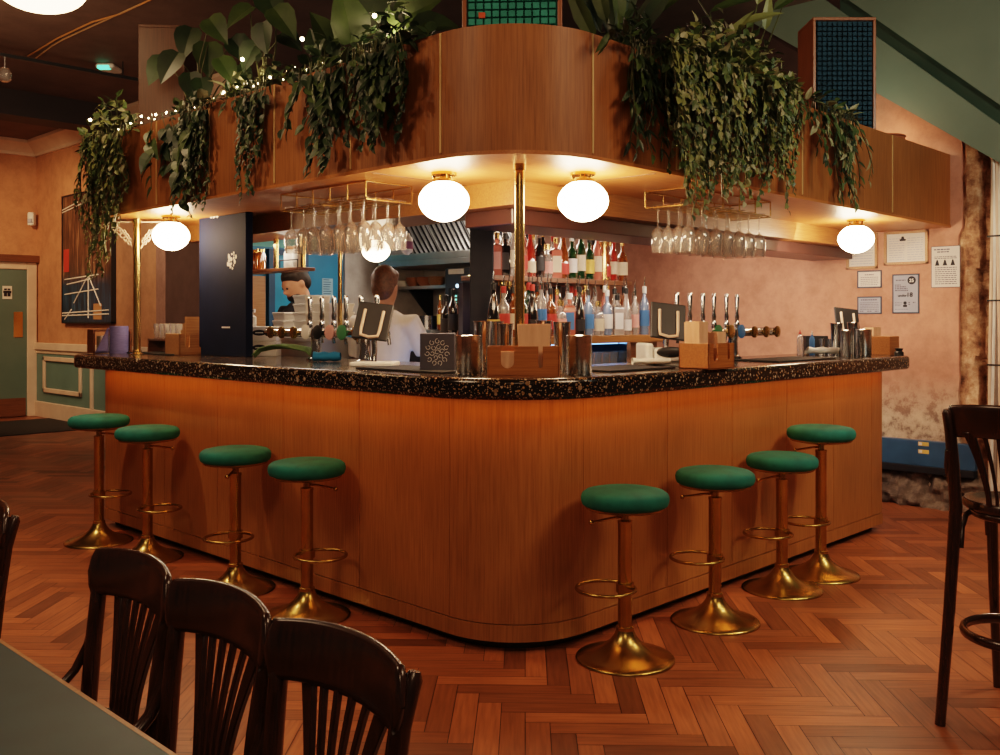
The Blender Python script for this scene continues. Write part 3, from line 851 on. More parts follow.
tall('tall shaker tin second from left, behind the corner caddy', 496, 4.40, .036, .225)
tall('tall shaker tin just left of the brass corner pole', 506, 4.30, .033, .215)
tall('tall shaker tin just right of the peach napkins at the bar corner', 544, 4.30, .036, .228)
tall('tall shaker tin behind the wide steel tin right of the corner caddy', 562, 4.32, .040, .222)
# grey card box with a round white scroll emblem
pb = at(438, 300, 4.36)
t = thing('emblem_box', 'square grey-blue box with a round white scrollwork emblem beside the steel tins', 'box', (pb.x, pb.y, ZT), CAMR)
MB().bb(-.077, .077, -.06, .06, 0, .172).build('box_body', GREYB, t, smooth=0, bevel=.003)
mb = MB()
for ring, n, rr in ((0,1,.012),(.022,6,.011),(.044,11,.0115)):
    for k in range(n):
        a0 = 2*PI*k/max(n,1)+ring*9
        cx_, cz_ = ring*math.cos(a0), ring*1.12*math.sin(a0)
        pts = [(cx_+rr*(1-.45*j/9)*math.cos(a0+j*.62), -.0612, .088+cz_+rr*(1-.45*j/9)*math.sin(a0+j*.62)) for j in range(10)]
        mb.tube(pts, .0014, 5)
mb.build('scroll_emblem', WHITE, t, smooth=0)
# rubber bar mats
def mat_(label, x0, x1, y0, y1):
    o = MB().bb(x0, x1, y0, y1, ZT+.0005, ZT+.009).build('bar_mat', RUBBER, smooth=0, bevel=.003); tag(o, label, 'bar mat', 'black rubber bar mats'); return o
mat_('black rubber bar mat on the worktop right of the bar corner', .62, 1.12, .02, .32)
mat_('black rubber bar mat on the worktop left of the bar corner', .02, .32, .48, 1.08)
mat_('black rubber bar mat on the worktop near the right end tins', 2.05, 2.75, -.02, .26)
mat_('black rubber bar mat on the worktop beside the left brass pole', .22, .44, 3.35, 3.95)
# point of sale tablets: seen from behind
def pos(label, px, Y, rz, printer, s=1.0, slab=True):
    d = ray(px)
    t = thing('till_tablet', label, 'till', (CX+d[0]*Y, CY+d[1]*Y, ZT), rz, 'tablet tills along the bar')
    MB().bb(-.10, .12, -.09, .09, 0, .022).build('base_plate', WHITE, t, smooth=0, bevel=.006)
    MB().tube([(0,.02,.02),(0,.035,.08),(0,.02,.16)], .014, 10).build('stand_arm', CHROME, t)
    R_ = Matrix.Translation((0,0,.225)) @ Matrix.Rotation(math.radians(-22), 4, 'X') @ Matrix.Rotation(math.radians(7), 4, 'Y')
    tbl = MB().box((0,0,0), (.185*s,.014,.20*s), M=R_).build('tablet', BLACK, t, smooth=0, bevel=.006)
    MB().box((0,.0078,0), (.165*s,.001,.175*s), M=R_).build('screen', M_('dark_screen', (.02,.03,.04), .1), tbl, smooth=0)
    pts = [(-.048*s,-.014,.055),(-.048*s,-.016,-.05),(-.044*s,-.017,-.082),(0,-.018,-.092),(.044*s,-.017,-.082),(.048*s,-.016,-.05),(.048*s,-.014,.055)]
    MB().tube([R_ @ Vector(p) for p in pts], .008, 8).build('bracket', CREAM, tbl)
    if printer:
        prn = MB().bb(-.145, -.105, -.11, .10, 0, .115).bb(-.105, .05, -.11, .06, .023, .09).build('printer_body', WHITE, t, smooth=0, bevel=.012)
        MB().sphere((-.02,-.108,.07), (.075,.012,.028), 20, 10).build('printer_window', BLACK, prn)
    return t
pos('black tablet till on a white stand behind the left beer taps', 373, 4.86, CAMR-.1, False)
pos('black tablet till with white printer left of the right wooden caddy', 668, 4.95, CAMR+.12, True)
pos('brown-backed tablet till behind the tins at the right end of the bar', 847, 6.55, CAMR+.2, False, .95)
# right caddy
pr = onz(709.5, 369.8, ZT)
cw, cd = .22, .17
caddy('orange-lit wooden napkin caddy on the right arm of the bar, by the tablet', pr.x+cw/2, pr.y+cd/2, 0, cw, cd, .122, [(-.055,.020,.085),(.06,.010,.08)])
napkins('tall peach napkin stack in the wooden caddy on the right arm', pr.x+.05, pr.y+cd/2+.02, 0, .075, .08, .215, 1.05)
napkins('short peach napkin stack in the wooden caddy on the right arm', pr.x+.155, pr.y+cd/2-.01, 0, .07, .09, .165, 1.03)
# left caddy
pl = onz(181, 355.6, ZT)
caddy('pale wooden napkin caddy in front of the navy panel on the left arm', pl.x+.10, pl.y+.11, 0, .21, .20, .14, [(-.05,.018,.09),(.05,.018,.09)], W['crate'])
t = thing('wooden_menu_stack', 'upright pale wooden menu boards in the left caddy', 'menu boards', (pl.x+.13, pl.y+.12, ZT+.009), 0)
for k in range(3): MB().bb(-.06, .06, -.05+.028*k, -.035+.028*k, 0, .245-.045*k).build('menu_board', W['crate'], t, smooth=0)
# paper roll and box at the left end
p = at(119, 300, 6.72)
t = thing('paper_towel_roll', 'blue-violet paper towel roll with a loose sheet at the left end of the bar', 'paper roll', (p.x, p.y, ZT), CAMR)
BLUP = M_('violet_blue_paper', (.20,.19,.42), .85, 0, (.15,.145,.34), 30, (1,1,6))
MB().lathe([(.022,0),(.062,0),(.063,.003),(.063,.187),(.06,.19),(.022,.19)], 36).build('roll', BLUP, t, smooth=40)
MB().grid(lambda u, v: (-.055-.09*u*(1-v)-.004, -.03-.02*u, .003+.175*v*(1-.0*u)), 6, 8).build('loose_sheet', BLUP, t, solid=.0015)
p = at(91, 300, 6.80)
t = thing('wooden_tray', 'open brown wooden box at the left tip of the bar', 'box', (.08, 3.98, ZT), 0)
p = at(97, 300, 6.78)
t.location = (p.x+.10, p.y+.02, ZT)
MB().bb(-.14,.14,-.05,.05,.0,.01).bb(-.14,.14,-.05,.05,.15,.165).bb(-.14,-.125,-.05,.05,.01,.15).bb(.125,.14,-.05,.05,.01,.15).build('tray_frame', W['brown'], t, smooth=0)
c_ = MB().bb(t.location.x-.08, t.location.x+.11, t.location.y-.04, t.location.y+.04, ZT+.0105, ZT+.12).build('white_carton', CARD, smooth=0, bevel=.004)
tag(c_, 'white carton lying inside the open wooden box at the left tip of the bar', 'carton')
# dark stand with glasses by the left pole
gx, gy = .36, 3.22
t = thing('glass_stand', 'dark wooden stand carrying clear tumblers behind the left caddy', 'stand', (.50, 3.79, ZT), 0)
MB().bb(-.10,.10,-.22,.22,.085,.10).bb(-.10,.10,-.22,-.205,0,.085).bb(-.10,.10,.205,.22,0,.085).build('stand_board', W['brown'], t, smooth=0)
def tumbler_mesh(r, h):
    return MB().lathe([(r*.8,0),(r*.82,.004),(r,h),(r*.95,h),(r*.76,.012),(0,.012)], 20, cap=True)
first = None; k = 0
for j in range(2):
    for i in range(5):
        lab = f'clear tumbler on the dark stand by the navy panel, {ORD[i]} from the right, {"front" if j==0 else "back"} row'
        loc = (.50-.05+.095*j, 3.63+.08*i, ZT+.1005)
        if first is None:
            first = thing('tumbler', lab, 'glass', loc, 0, 'tumblers on the dark stand'); tumbler_mesh(.034, .105).build('tumbler_glass', GLASS, first)
        else: dup(first, loc, 0, lab)
# right end cluster
def small_bottle(name, label, px, Y, r, h, mat, capmat):
    t = lathe_thing(name, label, 'bottle', px, Y, [(r,0),(r,h*.62),(r*.8,h*.72),(r*.38,h*.78),(r*.38,h*.84)], mat, 'body', seg=20)
    MB().lathe([(r*.45,h*.84),(r*.45,h*.9),(r*.16,h*.92),(r*.12,h)], 14).build('spout_cap', capmat, t); return t
small_bottle('sauce_bottle', 'small clear dasher bottle with red collar at the right end mat', 800, 6.45, .022, .165, BG['clear'], LB['red'])
small_bottle('bitters_bottle', 'small blue dasher bottle in front of the black box at the right end', 812, 6.40, .018, .16, LB['blue'], WHITE)
p = at(815, 300, 6.66)
o = MB().box((p.x, p.y, ZT+.062), (.15,.10,.124), CAMR).build('black_box', BLACK, smooth=0, bevel=.004); tag(o, 'plain black box behind the small blue dasher bottle', 'box')
for i, px in enumerate((822, 830)):
    t = lathe_thing('jigger', ('left' if i == 0 else 'right')+' steel jigger of the two beside the black box', 'jigger', px, 6.47, [(.019,0),(.010,.045),(.010,.05),(.022,.105),(.020,.105),(.008,.052)], STEEL, 'cups', 'steel jiggers', 20)
    MB().lathe([(.0115,.0445),(.0125,.0475),(.0115,.0505)], 16).build('waist_ring', CHROME, t)
mb = MB()
for k, (cx_, rr) in enumerate(((0,.024),(.012,.020))):
    mb.grid(lambda u, v: ((u-.5)*.20+.01*math.sin(v*6), .03*math.cos(2*PI*v)*(1+.1*math.sin(u*9)), .024+.024*math.sin(2*PI*v)*(1-.25*math.sin(u*7)**2)), 16, 14)
    break
p = at(822, 300, 6.28)
o = mb.build('bar_towel', WHITE, smooth=180, loc=(p.x, p.y, ZT+.009)); o.rotation_euler.z = CAMR; tag(o, 'rolled white bar towel on the right end mat', 'towel')
tin('wide steel tin beside the wooden block at the right end', 863, 6.2, .054, .17)
tin('narrow steel tin left of the wide one at the right end', 845.5, 6.15, .032, .165)
tall('tall shaker tin behind the narrow tin at the right end', 853, 6.26, .036, .215)
tall('tall shaker tin at the right end, in front of the tablet', 836.5, 6.3, .040, .21)
napkins('flat peach napkin stack behind the wide tin at the right end', at(872,300,6.62).x, at(872,300,6.62).y, 0, .12, .07, .18, 1.0, ZT)
p = at(885, 300, 6.45)
o = MB().box((p.x, p.y, ZT+.062), (.15,.13,.123), 0).build('wooden_block', W['caddy'], smooth=0, bevel=.003); tag(o, 'closed wooden box at the right tip of the bar', 'box')
p = at(899, 300, 6.33)
o = MB().lathe([(.03,0),(.03,.02),(.02,.03),(.028,.045),(.0,.05)], 18).build('ashtray_tin', BLACK, loc=(p.x, p.y, ZT)); tag(o, 'small dark tin at the right tip of the bar beside the wooden box', 'tin')
# left arm: POS pad, towel on the right till
p = at(651, 300, 4.80)
mb = MB().grid(lambda u, v: ((u-.5)*.19, .035*math.cos(2*PI*v)*(.75+.25*math.sin(u*3)), .018+.018*math.sin(2*PI*v)*(1-.25*math.sin(u*8)**2)), 16, 14)
o = mb.build('bar_towel', WHITE, smooth=180, loc=(p.x, p.y, ZT+.009)); o.rotation_euler.z = CAMR+.1; tag(o, 'rolled white bar towel in front of the printer till', 'towel')
# ------------------------------------------------------------------ beer fonts
def font(label, origin, along, out, handles, span, cols, lens_only, ztop, zbar=1.296):
    t = thing('beer_font', label, 'beer taps', (origin[0], origin[1], ZT), 0, 'chrome beer fonts')
    A = Vector((*along, 0)); O = Vector((*out, 0)); zb = zbar-ZT
    for c in cols:
        p_ = A*c
        MB().lathe([(.055,0),(.055,.012),(.036,.02),(.030,.05),(.029,zb-.03),(.035,zb-.01),(.03,zb+.02)], 24, c=tuple(p_)).build('column', CHROME, t)
    MB().tube([A*span[0]+Vector((0,0,zb)), A*span[1]+Vector((0,0,zb))], .027, 16).build('tap_bar', CHROME, t)
    mats = [PAPER, BLACK, LB['pink'], LB['green'], BRASS, LB['blue']]
    for i, h in enumerate(handles):
        p_ = A*h+Vector((0,0,zb))
        tap = MB().tube([p_-O*.02, p_-O*.075, p_-O*.085+Vector((0,0,-.06))], [.014,.013,.010], 10).lathe([(.016,0),(.018,.03),(.012,.05)], 14, c=tuple(p_+Vector((0,0,.02)))).build('tap', CHROME, t)
        q_ = p_+Vector((0,0,.07))
        MB().tube([q_, q_+Vector((0,0,.025)), q_+Vector((0,0,.05)), q_+Vector((0,0,ztop-zbar-.07-.02)), q_+Vector((0,0,ztop-zbar-.07))], [.011,.015,.010,.0155,.009], 14).build('tap_handle', CHROME, tap)
        Q = Matrix.Translation(p_+O*.028+Vector((0,0,.005))) @ O.to_track_quat('Z', 'Y').to_matrix().to_4x4()
        MB().lathe([(.042,0),(.042,.006),(.036,.009)], 24, Matrix.Translation((0,0,0)) @ Q).build('tap_badge', mats[i % 6], tap)
    for h in lens_only:
        p_ = A*h+Vector((0,0,zb))
        Q = Matrix.Translation(p_+O*.027) @ O.to_track_quat('Z', 'Y').to_matrix().to_4x4()
        MB().lathe([(.036,0),(.036,.008),(.026,.012)], 24, Q).build('spare_badge', GOLD, t)
    return t
XT = .46
hy = [onx(px, XT)[0] for px in (310,322,334,346,361,377)]
y_end = onx(268, XT)[0]
font('chrome beer font with six tall handles behind the left arm of the bar', (XT, 2.0), (0,1), (-1,0), [h-2.0 for h in hy], (min(hy)-2.08, y_end-2.0), [onx(316,XT)[0]-2.0, min(hy)-2.0+.1], [onx(px,XT)[0]-2.0 for px in (275,286,298)], 1.505)
hx = [ony(px, XT)[0] for px in (677,690,703,714,726.5,737)]
x_end = ony(775, XT)[0]
font('chrome beer font with six tall handles behind the right arm of the bar', (2.2, XT), (1,0), (0,-1), [h-2.2 for h in hx], (min(hx)-2.28, x_end-2.2), [ony(700,XT)[0]-2.2, ony(733,XT)[0]-2.2], [ony(px,XT)[0]-2.2 for px in (750,762,773)], 1.525)
# navy panel standing on the left arm
y0, _ = onx(246, .42); y1, _ = onx(199, .42)
t = thing('navy_panel', 'tall navy-blue painted panel with peeling white patches on the left arm of the bar', 'panel', (.42, (y0+y1)/2, ZT))
hw = (y1-y0)/2
MB().bb(0, .05, -hw, hw, 0, CB-.017-ZT).build('panel_board', NAVY, t, smooth=0, bevel=.004)
def patch(name, cy, cz, r, n, seed):
    mb = MB(); rn = random.Random(seed)
    for k in range(n):
        a, q = rn.uniform(0, 2*PI), r*rn.random()**.7
        rr = r*rn.uniform(.10,.28)
        cyy, czz = cy+q*math.cos(a), cz+q*math.sin(a)*1.1
        m_ = 7; pts = [(-.0012, cyy+rr*rn.uniform(.6,1.2)*math.cos(2*PI*j/m_), czz+rr*rn.uniform(.6,1.2)*math.sin(2*PI*j/m_)) for j in range(m_)]
        pts = [(-.0012-.00005*k, p[1], p[2]) for p in pts]
        mb.add(pts, [tuple(range(m_))[::-1]])
    mb.build(name, PAPER, t, smooth=0)
Yp = onx(222, .42)[1]
patch('peeling_patch', onx(232,.42)[0]-(y0+y1)/2, zz(261, Yp)-ZT, .055, 24, 3)
patch('peeling_patch', onx(214,.42)[0]-(y0+y1)/2, zz(212, Yp)-ZT, .05, 20, 8)
MB().bb(-.002, 0, onx(230,.42)[0]-(y0+y1)/2, onx(222,.42)[0]-(y0+y1)/2, zz(328,Yp)-ZT, zz(326.6,Yp)-ZT).build('small_print', PAPER, t, smooth=0)
# ================================================================== GLASS RACKS
def wineglass():
    mb = MB()
    # hangs upside down: foot at z=0, rim at the bottom
    mb.lathe([(0,.002),(.036,.0),(.036,-.002),(.008,-.008),(.0038,-.02),(.0036,-.100),(.008,-.113),(.026,-.128),(.037,-.152),(.0385,-.18),(.032,-.245),(.0310,-.245),(.0370,-.18),(.0355,-.153),(.025,-.130),(.004,-.115)], 20, cap=False)
    return mb
def rack(label, x0, x1, y0, y1, along, g, word, nrow, ncol):
    zt = CB-.0165
    t = thing('glass_rack', label, 'glass rack', ((x0+x1)/2, (y0+y1)/2, zt), 0)
    hx, hy = (x1-x0)/2, (y1-y0)/2; zr = -.084
    mb = MB()
    def bar(a, b, r=.004): mb.tube([a, b], r, 6)
    for s in (-1, 1):
        bar((-hx,s*hy,-.004), (hx,s*hy,-.004)); bar((s*hx,-hy,-.004), (s*hx,hy,-.004))
    for (a, b) in ((-hx,-hy),(hx,-hy),(hx,hy),(-hx,hy)): bar((a,b,-.004), (a,b,zr))
    n = 5
    for k in range(1, n):
        f = -1+2*k/n
        if along == 'y': bar((-hx,f*hy,-.004), (-hx,f*hy,zr)); bar((hx,f*hy,-.004), (hx,f*hy,zr))
        else: bar((f*hx,-hy,-.004), (f*hx,-hy,zr)); bar((f*hx,hy,-.004), (f*hx,hy,zr))
    for k in range(nrow+1):
        f = -1+2*k/nrow
        for o_ in (-.012, .012):
            if k == 0 and o_ < 0 or k == nrow and o_ > 0: continue
            if along == 'y': bar((f*hx+o_,-hy,zr), (f*hx+o_,hy,zr))
            else: bar((-hx,f*hy+o_,zr), (hx,f*hy+o_,zr))
    for s in (-1, 0, 1):
        if along == 'y': bar((-hx,s*hy,zr-.006), (hx,s*hy,zr-.006))
        else: bar((s*hx,-hy,zr-.006), (s*hx,hy,zr-.006))
    mb.build('wire_frame', BRASS, t)
    first = None
    for r_ in range(nrow):
        for c_ in range(ncol):
            fr = -1+2*(r_+.5)/nrow; fc = -1+2*(c_+.5)/ncol
            ox, oy = (fr*hx, fc*hy) if along == 'y' else (fc*hx, fr*hy)
            loc = (t.location.x+ox+RN.uniform(-.006,.006), t.location.y+oy+RN.uniform(-.008,.008), zt+zr+.010)
            idx = (ncol-1-c_) if along == 'y' else c_
            lab = f'upside-down wine glass, {word} rack, {ORD[idx]} from left, {ORD[r_]} row from the front'
            if first is None:
                first = thing('wine_glass', lab, 'wine glass', loc, 0, g); wineglass().build('glass_bowl', GLASS, first, smooth=60); root = first
            else: dup(first, loc, RN.uniform(0, 6), lab, g)
y1_, _ = onx(281, .10); y0_, _ = onx(369, .12)
rack('brass wire rack of hanging wine glasses above the left arm of the bar', .10, .39, y0_, y1_, 'y', 'wine glasses hanging in the left rack', 'left', 4, 7)
x0_, _ = ony(684, .14); x1_, _ = ony(764, .16)
rack('brass wire rack of hanging wine glasses above the right arm of the bar', x0_, x1_, .12, .38, 'x', 'wine glasses hanging in the right rack', 'right', 4, 7)
# ================================================================== BACK BAR
YS = 1.60
xl, _ = ony(490, YS); xr, _ = ony(632, YS)
sh = thing('bottle_shelf', 'upper dark wood shelf of bottles on the back bar', 'shelf', (0,0,0))
MB().bb(xl, xr, YS, YS+.26, 1.618, 1.65).build('shelf_board', W['brown'], sh, smooth=0, bevel=.003)
MB().bb(xl+.05, xr-.15, YS+.235, YS+.245, 1.6505, 1.656).build('shelf_light', LEDW, sh, smooth=0)
LX1 = ony(657, 1.36)[0]
LZ = 1.268
cab = thing('back_bar_cabinet', 'wooden back bar cabinet with an open blue-lit glass niche under the bottles', 'cabinet', (0,0,0))
cx0 = 1.52
MB().bb(1.12, LX1, 1.30, 1.46, LZ-.05, LZ).bb(cx0, LX1, 1.46, 1.88, LZ-.05, LZ).build('counter_board', W['bulk'], cab, smooth=0, bevel=.004)
MB().bb(1.15, LX1, 1.34, 1.45, .0, 1.03).bb(cx0, LX1, 1.45, 1.86, .0, 1.03).build('carcass', DKSTEEL, cab, smooth=0)
MB().bb(cx0, LX1, 1.80, 1.86, 1.03, LZ-.05).build('niche_back', BLUED, cab, smooth=0)
xn = ony(627, 1.34)[0]
MB().bb(xn, xn+.04, 1.34, 1.80, 1.03, LZ-.05).build('niche_post', CHROME, cab, smooth=0)
MB().bb(xn+.04, LX1, 1.36, 1.80, 1.03, LZ-.05).build('niche_door', W['brown'], cab, smooth=0)
MB().bb(cx0+.1, xn-.02, 1.40, 1.42, LZ-.058, LZ-.0505).build('niche_light', LEDB, cab, smooth=0)
struct(MB().bb(cx0, xr-.28, 1.92, 1.96, LZ, 1.61).build('wall_back_bar', M_('dark_mirror_back', (.035,.034,.05), .25), smooth=0))
def pole2(px, z0, z1, y, label):
    x, _ = ony(px, y)
    t = thing('shelf_pole', label, 'pole', (x, y, z0), 0)
    MB().lathe([(.021,0),(.021,z1-z0)], 20).build('pole', BRASS, t)
    MB().lathe([(.034,z1-z0-.03),(.034,z1-z0)], 20).build('top_collar', BRASS, t)
    MB().lathe([(.03,0),(.03,.02)], 20).build('base_collar', BRASS, t)
pole2(604, 1.6505, 1.925, YS+.05, 'brass shelf pole standing at the right of the upper bottle shelf')
pole2(605, LZ, 1.6175, YS+.05, 'brass shelf pole between counter and shelf at the right of the bottles')
pole2(503, LZ, 1.6175, YS+.05, 'brass shelf pole between counter and shelf at the left of the bottles')
# dark steel column
p = at(482, 300, 5.92)
t = thing('steel_column', 'square dark steel column between the kitchen opening and the bottle shelves', 'column', (p.x, p.y, 0))
MB().box((0,0,1.25), (.145,.145,2.5), CAMR).build('column_shaft', DKSTEEL, t, smooth=0, bevel=.006)
MB().box((0,0,1.965), (.18,.18,.035), CAMR).build('collar', DKSTEEL, t, smooth=0, bevel=.004)
# ------------------------------------------------------------------ bottles
KIND = {  # name: profile (r, z), label band, cap
 'round':   ([(.036,0),(.038,.006),(.038,.165),(.034,.190),(.016,.215),(.0135,.225),(.0135,.285)], (.045,.14,.0386), (.0155,.262,.30)),
 'square':  ([(.040,0),(.042,.005),(.042,.175),(.036,.192),(.015,.205),(.0145,.255)], (.04,.15,.0426), (.017,.235,.272)),
 'tall':    ([(.033,0),(.035,.006),(.035,.205),(.028,.235),(.014,.262),(.013,.32)], (.06,.17,.0356), (.0150,.29,.335)),
 'squat':   ([(.038,0),(.040,.008),(.040,.12),(.035,.145),(.018,.160),(.017,.158),(.017,.205)], (.03,.11,.0406), (.021,.19,.225)),
 'slopey':  ([(.037,0),(.039,.005),(.038,.12),(.030,.185),(.018,.235),(.014,.26),(.014,.305)], (.03,.105,.0394), (.016,.28,.318)),
 'thin':    ([(.027,0),(.028,.005),(.028,.19),(.024,.215),(.012,.235),(.012,.295)], (.05,.14,.0286), (.0135,.27,.31)),
}
CAPM = {'gold': BRASS, 'black': BLACK, 'red': LB['red'], 'steel': CHROME, 'white': WHITE}
PROTO = {}
def bottle(kind, glass, lab, cap, x, y, z, label, group, pour=False):
    key = (kind, glass, lab, cap, pour); rz = CAMR+RN.uniform(-.3,.3)
    if key in PROTO: return dup(PROTO[key], (x,y,z), rz, label, group)
    prof, lb, cp = KIND[kind]
    t = thing('spirit_bottle', label, 'bottle', (x,y,z), rz, group)
    sg = 4 if kind == 'square' else 20
    Mx = Matrix.Rotation(PI/4, 4, 'Z') @ Matrix.Diagonal((1.2,1.2,1,1)) if kind == 'square' else None
    if kind == 'square':
        body = [p for p in prof if p[1] < .195]; nk = [p for p in prof if p[1] >= .192]
        MB().lathe(body, 4, Mx).lathe(nk, 16).build('bottle_body', BG[glass], t, smooth=30, bevel=0)
        bd = t.children[0]; MB().box((0,-.0360,(lb[0]+lb[1])/2), (.058,.001,lb[1]-lb[0])).build('paper_label', LB[lab], bd, smooth=0)
    else:
        bd = MB().lathe(prof, 20).build('bottle_body', BG[glass], t, smooth=60)
        MB().lathe([(lb[2],lb[0]),(lb[2],lb[1])], 20, cap=False).build('paper_label', LB[lab], bd, smooth=60)
    cpo = MB().lathe([(cp[0],cp[1]),(cp[0],cp[2]),(cp[0]*.8,cp[2]+.002)], 14).build('bottle_cap', CAPM[cap], t, smooth=40)
    if pour:
        MB().tube([(0,0,cp[2]),(0,0,cp[2]+.03),(.004,-.004,cp[2]+.07)], [.006,.0045,.0035], 8).build('pour_spout', CHROME, cpo)
    PROTO[key] = t; return t
GN = {'clear':'clear','green':'green','amber':'amber','dark':'dark','pink':'pink','blue':'frosted blue','red':'red'}
KN = {'round':'round','square':'square','tall':'tall','squat':'squat','slopey':'sloping-shouldered','thin':'slim'}
def row(px0, px1, y, z, seq, word, group):
    n = len(seq)
    for i, (k, g_, l_, c_, p_) in enumerate(seq):
        px = px0+(px1-px0)*i/(n-1)
        x, _ = ony(px, y)
        bottle(k, g_, l_, c_, x, y+RN.uniform(-.006,.006), z, f'{GN[g_]} {KN[k]} bottle with {l_} label, {ORD[i]} from left in the {word}', group, p_)
up = [('square','pink','pink','gold',0),('square','dark','black','black',0),('tall','clear','cream','white',0),('round','pink','red','steel',0),('slopey','red','cream','red',0),('round','dark','black','steel',0),
      ('squat','clear','pink','gold',0),('square','pink','cream','gold',0),('slopey','amber','red','black',0),('round','green','white','white',0),('tall','green','cream','black',0),('round','green','yellow','green' if False else 'black',0),('tall','pink','cream','gold',0),('slopey','amber','red','black',0),('thin','red','cream','red',0),('round','amber','cream','gold',0)]
row(497, 622, YS+.075, 1.6503, up, 'upper shelf front row', 'bottles in the upper shelf front row')
up2 = [('tall','clear','white','steel',0),('slopey','amber','cream','gold',0),('tall','pink','cream','white',0),('round','clear','pink','gold',0),('tall','dark','cream','gold',0),('round','clear','red','red',0),('tall','amber','yellow','gold',0),('slopey','clear','cream','black',0),('tall','clear','pink','steel',0),('round','amber','white','black',0),('tall','green','cream','white',0),('round','clear','cream','gold',0)]
row(504, 612, YS+.185, 1.6503, up2, 'upper shelf back row', 'bottles in the upper shelf back row')
lo = [('slopey','dark','yellow','black',1),('round','clear','red','red',1),('round','amber','cream','black',1),('round','green','red','red',1),('slopey','dark','black','red',1),('tall','clear','blue','steel',1),('round','amber','red','black',1),('squat','clear','pink','gold',0),('square','pink','blue','white',0),('slopey','dark','black','black',1),('round','blue','blue','steel',1),
      ('squat','clear','cream','gold',0),('round','blue','white','white',1),('square','clear','white','black',0),('slopey','clear','white','black',1),('thin','clear','pink','steel',1),('tall','blue','blue','white',1)]
row(494, 645, 1.385, LZ+.0003, lo, 'lower counter front row', 'bottles in the lower counter front row')
lo2 = [('tall','dark','cream','gold',1),('round','clear','cream','steel',1),('tall','green','red','red',1),('slopey','amber','yellow','black',1),('tall','clear','white','steel',1),('round','pink','cream','gold',1),('tall','clear','pink','steel',1),('round','dark','red','red',1),('tall','amber','cream','gold',1),('round','clear','blue','steel',1),('tall','pink','pink','white',1),('slopey','clear','cream','black',1),('tall','amber','white','black',1),('round','clear','white','steel',1)]
row(509, 634, 1.50, LZ+.0003, lo2, 'lower counter middle row', 'bottles in the lower counter middle row')
lo3 = [('tall','amber','red','black',0),('tall','clear','cream','gold',0),('slopey','dark','cream','red',0),('tall','clear','pink','white',0),('tall','green','yellow','black',0),('tall','clear','white','red',0),('slopey','pink','cream','gold',0),('tall','clear','blue','steel',0),('tall','amber','cream','white',0),('round','clear','pink','steel',0)]
row(512, 618, 1.73, LZ+.0003, lo3, 'lower counter back row', 'bottles in the lower counter back row')
# glasses in the niche
first = None
for j in range(2):
    for i in range(6):
        x = xn-.045-.085*i; loc = (x, 1.42+.10*j, 1.0305)
        lab = f'blue-lit tumbler in the niche under the bottles, {ORD[i]} from the right, {"front" if j == 0 else "back"} row'
        if first is None:
            first = thing('tumbler', lab, 'glass', loc, 0, 'tumblers in the blue niche'); tumbler_mesh(.036, .125).build('tumbler_glass', GLASS, first)
        else: dup(first, loc, 0, lab)
# ================================================================== NOTICES ON THE RIGHT WALL
XN = XW-.001
def text_obj(body, size, name, mat, parent, loc, align='CENTER'):
    cu = bpy.data.curves.new(name, 'FONT'); cu.body = body; cu.size = size; cu.align_x = align; cu.extrude = .0014; cu.offset = size*.012
    o = bpy.data.objects.new(name, cu); C.objects.link(o)
    bpy.context.view_layer.update()
    me = bpy.data.meshes.new_from_object(o.evaluated_get(bpy.context.evaluated_depsgraph_get()))
    bpy.data.objects.remove(o)
    me.materials.clear(); me.materials.append(mat)
    m = bpy.data.objects.new(name, me); C.objects.link(m); m.parent = parent
    m.location = loc
    m.rotation_euler = (PI/2, 0, -PI/2)      # reads towards -x
    return m
def notice(name, label, x0, y0, x1, y1, fw, paper, framemat, lines, cat='notice', dpth=.018):
    """pixel box on the plaster wall; local: s runs to the viewer's right"""
    ya_, Ya = onx(x0, XN); yb_, Yb = onx(x1, XN); Ym = (Ya+Yb)/2
    zt_, zb_ = zz(y0, Ym), zz(y1, Ym)
    w, h = ya_-yb_, zt_-zb_
    t = thing(name, label, cat, (XN, (ya_+yb_)/2, (zt_+zb_)/2))
    if fw:
        mb = MB(); frame_yz(mb, 0, -w/2, w/2, -h/2, h/2, fw, dpth); mb.build('frame', framemat, t, smooth=0, bevel=.002)
    iw, ih = w-2*fw, h-2*fw
    mb = MB().bb(-.006, 0, -w/2+fw*.5, w/2-fw*.5, -h/2+fw*.5, h/2-fw*.5); mb.cur = 1; rn = random.Random(x0)
    for (f, a, b, th) in lines:
        z = ih/2-f*ih
        s = a
        while s < b-.02:     # broken strokes read as words
            e = min(b, s+rn.uniform(.05,.13)); mb.bb(-.0072, -.006, iw/2-e*iw, iw/2-s*iw, z-th*ih/2, z+th*ih/2); s = e+.022
    mb.build('printed_sheet', [paper, LGREY if framemat is not INKB else INKS], t, smooth=0)
    return t, iw, ih
INKB = M_('blue_black_border', (.06,.075,.11), .6); INKS = M_('grey_ink', (.13,.13,.17), .7)
FRM = W['crate']
NB = M_('notice_white', (.66,.62,.58), .75, 0, (.60,.56,.52), 3)
ln = [(f/14, .08, .92, .022) for f in range(2, 14)]
notice('certificate', 'wood-framed white certificate half hidden by the far right globe lamp', 847, 227.5, 878, 269, .020, NB, FRM, ln)
t, iw, ih = notice('certificate', 'wood-framed landscape certificate right of the far right globe lamp', 884.5, 231, 928.5, 264.5, .020, NB, FRM, [(f/12, .06, .46, .022) for f in range(2, 12)]+[(f/12, .54, .94, .022) for f in range(2, 12)])
